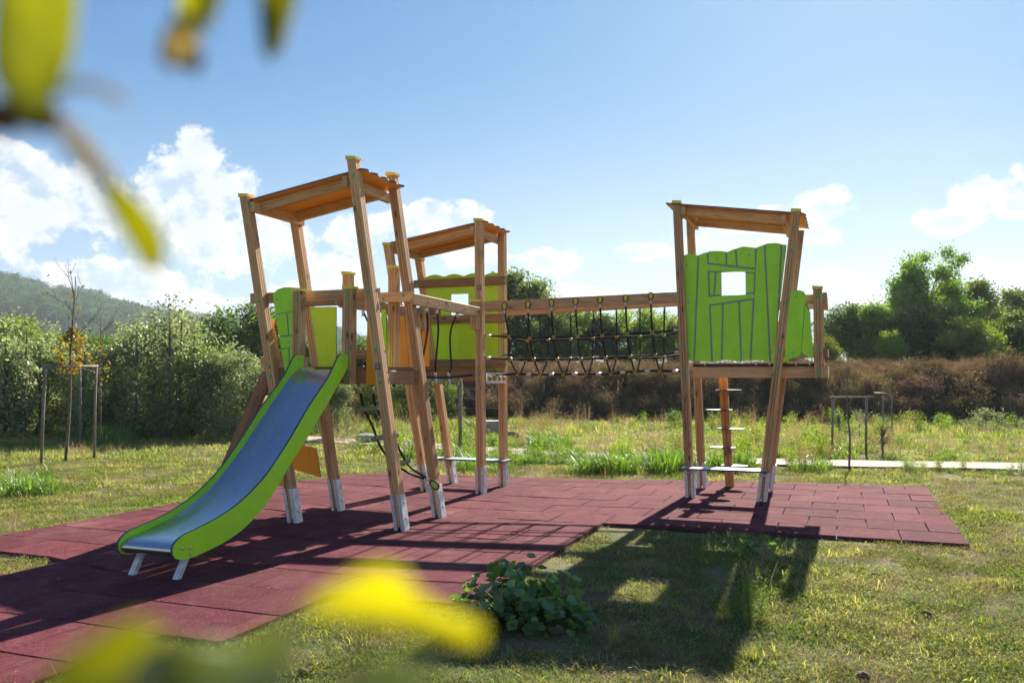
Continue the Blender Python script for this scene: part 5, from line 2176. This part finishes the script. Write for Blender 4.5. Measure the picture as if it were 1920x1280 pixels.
def rocks():
    rr = random.Random(77)
    def rock(name, p, s, mat, lab, cat, group=None, flat=.6):
        p = Vector(p)
        n, m_ = 7, 5
        vs = []
        for j in range(m_+1):
            for i in range(n):
                th = math.pi*j/m_
                ph = 2*math.pi*i/n
                d = Vector((math.sin(th)*math.cos(ph), math.sin(th)*math.sin(ph), math.cos(th)))
                k = 1+.35*noise.noise(d*1.7+Vector((s.x*91, p.x*5, p.y*3)))
                vs.append(Vector(p)+Vector((d.x*s.x*k, d.y*s.y*k, d.z*s.z*k)))
        fs = [(j*n+i, (j+1)*n+i, (j+1)*n+(i+1) % n, j*n+(i+1) % n) for j in range(m_) for i in range(n)]
        tag(mobj(name, vs, fs, M[mat], None, smooth=True), lab, cat, group)
    for k, (px, py, w, lab) in enumerate(((1641, 1073, .032, 'brown clod of earth in the grass, nearest to the mat'),
                         (1736, 1146, .034, 'brown clod of earth in the grass, rightmost one'),
                         (1618, 1262, .036, 'brown clod of earth at the bottom edge of the picture'),
                         (568, 1253, .028, 'brown clod of earth in the grass left of the broad leaved plant'),
                         (1712, 1122, .02, 'tiny brown clod in the grass left of the rightmost one'))):
        q = G(px, py)
        rock('earth_clod', (q.x, q.y, GZ+w*.5), Vector((w*rr.uniform(.8, 1.1), w*rr.uniform(.7, 1), w*rr.uniform(.55, .8))), 'clod', lab, 'clod')
    q = G(690, 828)
    rock('stone_slab', (q.x, q.y, .08), Vector((.32, .22, .10)), 'stone', 'pale flat stone in the grass behind the rope ladder', 'stone')
    q = G(958, 820)
    rock('earth_heap', (q.x, q.y, .02), Vector((.22, .2, .13)), 'clod', 'small dark heap of earth behind the middle tower', 'earth heap')
    q = G(922, 812)
    b = MB()
    b.box(q+ZX*.14, Vector((.32, .06, 0)), Vector((-.05, .25, 0)), ZX*.16)
    tag(b.build('concrete_block', M['stone']), 'pale concrete block lying behind the legs of the middle tower', 'block')


rocks()


def litter():
    rg = np.random.default_rng(55)
    n = 260
    px = rg.uniform(0, 1920, n)
    py = rg.uniform(905, 1275, n)
    c = []
    for x, y in zip(px, py):
        p = G(x, y)
        c.append((p.x, p.y, .004 if in_mat(p.x, p.y, 0) else .006))
    c = np.array(c)
    keep = rg.uniform(0, 1, n) < np.array([.35 if in_mat(a[0], a[1], -.3) else 1. for a in c])
    c = c[keep]
    v, q = leaf_cloud(c, (0, 0, 0), .022, .6, .55, rg)
    v[:, 2] = np.maximum(.003, c.repeat(4, 0)[:, 2]+(v[:, 2]-c.repeat(4, 0)[:, 2])*.25)
    me = fastmesh('fallen_leaves', v, q, M['dry'], rg.uniform(0, 1, len(q)))
    o = bpy.data.objects.new('fallen_leaves', me)
    C.objects.link(o)
    tag(o, kind='stuff')


litter()


# ------------------------------------------------------------------ broad leaved plant by the mat and a few single weeds
def lobed_leaf(sz, rr, lobes=5):
    """outline of a coarse lobed leaf, slightly folded; base at origin, tip along +y"""
    pts = [(0, 0)]
    n = 11
    for k in range(n):
        a = -1.15*math.pi/1.3+(2.3*math.pi/1.3)*k/(n-1)
        r = sz*(.52+.12*math.cos(a)) * (1 if k % 2 == 0 else .80)
        pts.append((math.sin(a)*r, sz*.45+math.cos(a)*r))
    vs = [Vector((x, y, .16*abs(x)+rr.uniform(-.04, .04)*sz-.25*y*y/sz)) for x, y in pts]
    c = Vector((0, sz*.45, -.02))
    vs.append(c)
    m_ = len(pts)
    fs = [(m_, k, k+1) for k in range(m_-1)]+[(m_, m_-1, 0)]
    return vs, fs


def broad_plant(px, py, wid, H, n, label, seed, sz=.060):
    p = G(px, py)
    p.z = GZ
    rr = random.Random(seed)
    t = thing('broad_leaved_plant', p, label, 'plant')
    stems = MB()
    cnt = 0
    for k in range(n):
        a = rr.uniform(0, 6.28)
        q = math.sqrt(rr.random())*(1+.22*math.sin(a*2.3))
        hh = H*(1-.55*q*q)*rr.uniform(.2, 1.05)*(1+.45*math.sin(a*3+1)*q)
        c = p+Vector((math.cos(a)*q*wid*.5, math.sin(a)*q*wid*.38, hh))
        s = sz*rr.uniform(.6, 1.25)
        vs, fs = lobed_leaf(s, rr)
        out = Vector((math.cos(a), math.sin(a), 0))
        eul = Matrix.Rotation(rr.uniform(-.5, .5)+math.atan2(out.y, out.x)-math.pi/2, 4, 'Z') @ Matrix.Rotation(rr.uniform(-.9, .35), 4, 'X') @ Matrix.Rotation(rr.uniform(-.4, .4), 4, 'Y')
        vs = [c+(eul @ v) for v in vs]
        me = mesh('leaf', [v-c for v in vs], fs, M['leaf_plant'], smooth=True)
        at_ = me.attributes.new('rnd', 'FLOAT', 'FACE')
        at_.data.foreach_set('value', [rr.random()]*len(fs))
        place(bpy.data.objects.new('leaf', me), Matrix.Translation(c), t)
        if k % 3 == 0:
            root = p+out*wid*.1*q
            stems.tube([root, root.lerp(c, .6)+ZX*.03, c], [.005, .004, .002], 4, cap=False)
    o = stems.build('stems', M['weed'], t)
    o['kind'] = 'stuff'


broad_plant(970, 1160, .68, .34, 360, 'low broad leaved green plant growing at the corner of the rubber mat', 61)
broad_plant(1415, 1028, .34, .14, 40, 'small dark weed at the front edge of the mat near the right tower', 62, .05)


def weed_thing(px, py, srcs, sc_, lab, name='weed_clump'):
    p = G(px, py)
    p.z = GZ
    t = thing(name, p, lab, 'weed')
    for k, (s, dx, dy, sz) in enumerate(srcs):
        o = bpy.data.objects.new('stalks', s.data)
        place(o, Matrix.Translation(p+Vector((dx, dy, 0))) @ Matrix.Rotation(k*1.3, 4, 'Z') @ Matrix.Scale(sz*sc_, 4), t)


s_dry = weed_mesh(71, 'stalks_dry', .42, 26, M['dry'], .010, 22, True, .0022)
s_dark = weed_mesh(72, 'stalks_green', .40, 30, M['leaf_dark'], .016, 26, False, .0028)
s_blade = blades(73, 90, .10, .10, .34, .005, .8, M['grass'], 'stalks_blade', tilt=.6)
weed_thing(1432, 1052, [(s_dry, 0, 0, .62), (s_blade, .05, .02, .3)], 1, 'tuft of thin dry grass in the shade right in front of the mat')
weed_thing(1395, 1155, [(s_dark, 0, 0, .9), (s_dark, .04, .03, .75), (s_dark, .1, .03, .6), (s_blade, -.10, .04, .45)], 1, 'tall dark leafy weed at the right border of the tower shadow')
weed_thing(1150, 1195, [(s_blade, 0, 0, .4), (s_dry, .04, 0, .3)], 1, 'small upright grass tuft in the shade right of the broad leaved plant')
weed_thing(1330, 1225, [(s_dark, 0, 0, .35), (s_blade, .2, 0, .35), (s_dark, -.3, .04, .3)], 1, 'row of low weeds at the near end of the tower shadow')


# ------------------------------------------------------------------ hill
def build_hill():
    # crest sighted in the picture, standing about 700 m away and running down to the right
    crest = [(-1500, 470), (-700, 440), (-300, 470), (-100, 498), (0, 517), (60, 531), (120, 545), (180, 553), (240, 572), (300, 585), (350, 592), (420, 597), (520, 606), (620, 622), (760, 650), (950, 690), (1100, 703)]
    v, f = [], []
    xs = np.arange(-1500, 1101, 12)
    cy = np.interp(xs, [c[0] for c in crest], [c[1] for c in crest])
    rows = 26
    hs = []
    for i, (px, py) in enumerate(zip(xs, cy)):
        D = 720-.12*(px-0)*0
        top = at(px, py+19, D).z
        for j in range(rows+4):
            t = j/rows
            Y = 250+(D-250)*min(t, 1)+(60*(j-rows) if j > rows else 0)
            z = top*(3*t*t-2*t**3 if t <= 1 else 1-.25*(j-rows)*.4)
            x = (px-960)/F_PX*Y*1.0
            z += 3.5*noise.noise(Vector((x*.02, Y*.02, 0)))*min(1, z/12)*(1 if t < .98 else .3)
            v.append((x, Y, z+GZ-.3))
    n = rows+4
    f = [(i*n+j, (i+1)*n+j, (i+1)*n+j+1, i*n+j+1) for i in range(len(xs)-1) for j in range(n-1)]
    tag(mobj('hill', v, f, M['hill'], None, smooth=True), kind='structure')
    # wooded slope
    rg = np.random.default_rng(91)
    S = []
    for k, (hh, ww) in enumerate(((9, 8), (11, 9), (7, 7), (12, 5))):
        lobes = [(rg.uniform(-1, 1)*ww*.25, rg.uniform(-1, 1)*ww*.25, hh*rg.uniform(.25, .8), ww*.25, ww*.25, ww*.22) for _ in range(7)]
        vv, qq, rn = blob_leaves(rg, lobes, 420, 1.0, .7)
        S.append(source('hill_tree', fastmesh('hill_tree', vv, qq, M['hill_tree'], rn)))
    pts, rot, scl, idx = [], [], [], []
    rr = random.Random(92)
    vs = np.array(v).reshape(len(xs), n, 3)
    for _ in range(11000):
        i = rr.uniform(85, len(xs)-2)
        j = rr.uniform(2, n-2.01)
        if i < 118 and rr.random() < .6: continue
        a, b = int(i), int(j)
        p = vs[a, b]*(1-(j-b))+vs[a, b+1]*(j-b)
        p = p*(1-(i-a))+vs[a+1, min(n-1, b+1)]*(i-a) if False else p
        c = noise.noise(Vector((p[0]*.008, p[1]*.008, 4)))
        if c < -.28 and j < n*.75: continue
        if p[2] < 6 and rr.random() < .7: continue
        pts.append((p[0]+rr.uniform(-3, 3), p[1]+rr.uniform(-8, 8), p[2]-1.5)); rot.append(rr.uniform(0, 6.28)); scl.append(rr.uniform(.5, 1.05)); idx.append(rr.choice((0, 1, 2, 2, 3)))
    gn_scatter('hillside_wood', pts, rot, scl, idx, S)
    b = MB()
    c = at(5, 601, 430)
    pts = [c+Vector((math.cos(a)*24-6, math.sin(a)*30, math.sin(a)*3.2+1.2*math.cos(a*2))) for a in [k*math.pi/8 for k in range(16)]]
    b.add(pts, [tuple(range(16))])
    tag(b.build('ploughed_field', M['field']), kind='structure')


build_hill()


# ------------------------------------------------------------------ haze
def build_haze():
    m_ = bpy.data.materials.new('air')
    m_.use_nodes = True
    T = NT(m_.node_tree)
    T.n.remove(T.n['Principled BSDF'])
    pv = T.node('ShaderNodeVolumePrincipled')
    pv.inputs['Color'].default_value = (.78, .88, 1, 1)
    pv.inputs['Density'].default_value = .00024
    pv.inputs['Anisotropy'].default_value = .3
    T.l.new(pv.outputs[0], T.n['Material Output'].inputs['Volume'])
    b = MB()
    b.box((0, 600, 75), Vector((1300, 0, 0)), Vector((0, 660, 0)), ZX*77)
    o = b.build('haze', m_)
    tag(o, kind='stuff')


build_haze()


# ------------------------------------------------------------------ out-of-focus branch close to the lens
def near_leaf(root, pts, dist, mat, curve=.1, name='leaf', label=None):
    """leaf outline (sighted corner points, round order) with real depth: a folded, arched blade"""
    dist *= .7
    P_ = [at(x, y, dist*(1+dz)) for (x, y, dz) in pts]
    ring = smoothline(P_+[P_[0]], 3)[:-1]
    c = sum(ring, Vector())/len(ring)
    c = c+Vector((0, dist*curve, 0))
    n = len(ring)
    vs = ring+[ring[k].lerp(c, .5)+Vector((0, dist*curve*.25, 0)) for k in range(n)]+[c]
    vs += [q+Vector((0, .0006, 0)) for q in vs]
    m_ = 2*n+1
    fs = []
    for k in range(n):
        k2 = (k+1) % n
        fs += [(k, k2, n+k2, n+k), (n+k, n+k2, 2*n)]
        fs += [(m_+k2, m_+k, m_+n+k, m_+n+k2), (m_+n+k2, m_+n+k, m_+2*n)]
        fs += [(k2, k, m_+k, m_+k2)]
    o = mobj(name, vs, fs, mat, root, smooth=True)
    at_ = o.data.attributes.new('rnd', 'FLOAT', 'FACE')
    at_.data.foreach_set('value', [.5]*len(fs))
    if label: o['label'] = label
    return o


def near_branch():
    t = thing('leafy_branch', at(40, -120, 0.1540), 'blurred leafy twig hanging close to the lens in the upper left', 'branch')
    D = .20
    near_leaf(t, [(-10, -60, 0), (60, -80, 0), (140, -60, .02), (142, 30, .03), (132, 110, .03), (95, 190, 0), (55, 225, -.02), (15, 190, 0), (-20, 120, 0)], D, M['leaf_near'], .02)
    near_leaf(t, [(-60, 190, 0), (20, 185, 0), (95, 190, 0), (118, 225, .02), (80, 250, 0), (10, 232, 0), (-60, 225, 0)], D*1.02, M['near_brown'], .03, 'bract')
    near_leaf(t, [(95, 215, 0), (125, 225, 0), (165, 265, 0), (205, 320, 0), (215, 345, 0), (185, 345, 0), (150, 310, 0), (115, 262, 0)], D, M['leaf_tan'], .02, 'leaf', 'dry tan leaf base')
    near_leaf(t, [(185, 330, 0), (215, 335, 0), (275, 392, .02), (308, 450, .03), (300, 506, .03), (268, 498, .03), (225, 430, .02), (192, 370, 0)], D*1.1, M['leaf_bright'], .005)
    near_leaf(t, [(340, -60, 0), (420, -60, 0), (395, 0, 0), (372, 50, 0), (345, 62, 0), (328, 30, 0)], D*1.1, M['leaf_near'], .05)
    near_leaf(t, [(325, 30, 0), (372, 40, 0), (370, 90, 0), (355, 120, 0), (318, 128, 0), (298, 110, 0), (302, 70, 0)], D*1.1, M['leaf_tan'], .02, 'leaf', 'dry tan leaf tip')
    near_leaf(t, [(356, 88, 0), (376, 92, 0), (378, 125, 0), (362, 138, 0), (350, 120, 0)], D*1.12, M['near_brown'], .02, 'bract')
    near_leaf(t, [(478, -60, 0), (560, -60, 0), (545, 0, 0), (525, 65, 0), (508, 112, 0), (492, 95, 0), (485, 30, 0)], D*1.15, M['leaf_near'], .05)
    # the twig carrying the leaves above the picture
    b = MB()
    b.tube(smoothline([at(-120, -110, 0.1554), at(60, -75, 0.1449), at(230, -120, 0.1512), at(380, -62, 0.1533), at(525, -66, 0.1596), at(700, -130, 0.1680)], 5), .0016, 7)
    b.build('twig', M['near_brown'], t, smooth=True)
    b = MB()
    b.tube(smoothline([at(20, 235, 0.1399), at(-40, 215, 0.1407), at(-160, 190, 0.1428)], 5), .0022, 7)
    b.build('twig', M['near_brown'], t, smooth=True)
    b = MB()
    b.tube(smoothline([at(105, 165, 0.1407), at(170, 160, 0.1470), at(235, 190, 0.1512)], 5), .0008, 6)
    b.build('twig', M['leaf_tan'], t, smooth=True)
    for o in [o for o in t.children if o.name.startswith('twig')]:
        pass
    t2 = thing('leafy_sprig', at(500, 1420, 0.1428), 'blurred sprig with one bright yellow leaf close to the lens at the bottom', 'branch')
    near_leaf(t2, [(555, 1145, 0), (630, 1095, 0), (700, 1062, 0), (755, 1075, 0), (790, 1120, 0), (850, 1150, .02), (905, 1175, .03), (890, 1212, .03), (800, 1198, 0), (720, 1180, 0), (640, 1165, 0)], .17, M['leaf_yellow'], .01, 'leaf', 'bright yellow leaf')
    near_leaf(t2, [(60, 1340, 0), (110, 1235, 0), (180, 1190, 0), (250, 1160, 0), (310, 1190, 0), (350, 1290, 0), (260, 1340, 0)], .15, M['leaf_near'], .05)
    near_leaf(t2, [(230, 1330, 0), (260, 1225, 0), (350, 1205, 0), (430, 1220, 0), (480, 1190, 0), (560, 1170, 0), (530, 1290, 0), (420, 1350, 0)], .15, M['leaf_grey'], .05)
    near_leaf(t2, [(560, 1350, 0), (640, 1265, 0), (700, 1240, 0), (790, 1245, 0), (830, 1320, 0), (720, 1360, 0)], .125, M['leaf_grey'], .05)
    b = MB()
    b.tube(smoothline([at(150, 1420, 0.1134), at(330, 1345, 0.1142), at(560, 1380, 0.1176), at(700, 1360, 0.1155)], 5), .0014, 7)
    b.tube(smoothline([at(560, 1380, 0.1176), at(640, 1300, 0.1260), at(700, 1170, 0.1310), at(715, 1130, 0.1310)], 5), .0005, 6)
    b.build('twig', M['near_brown'], t2, smooth=True)


near_branch()
print('done')
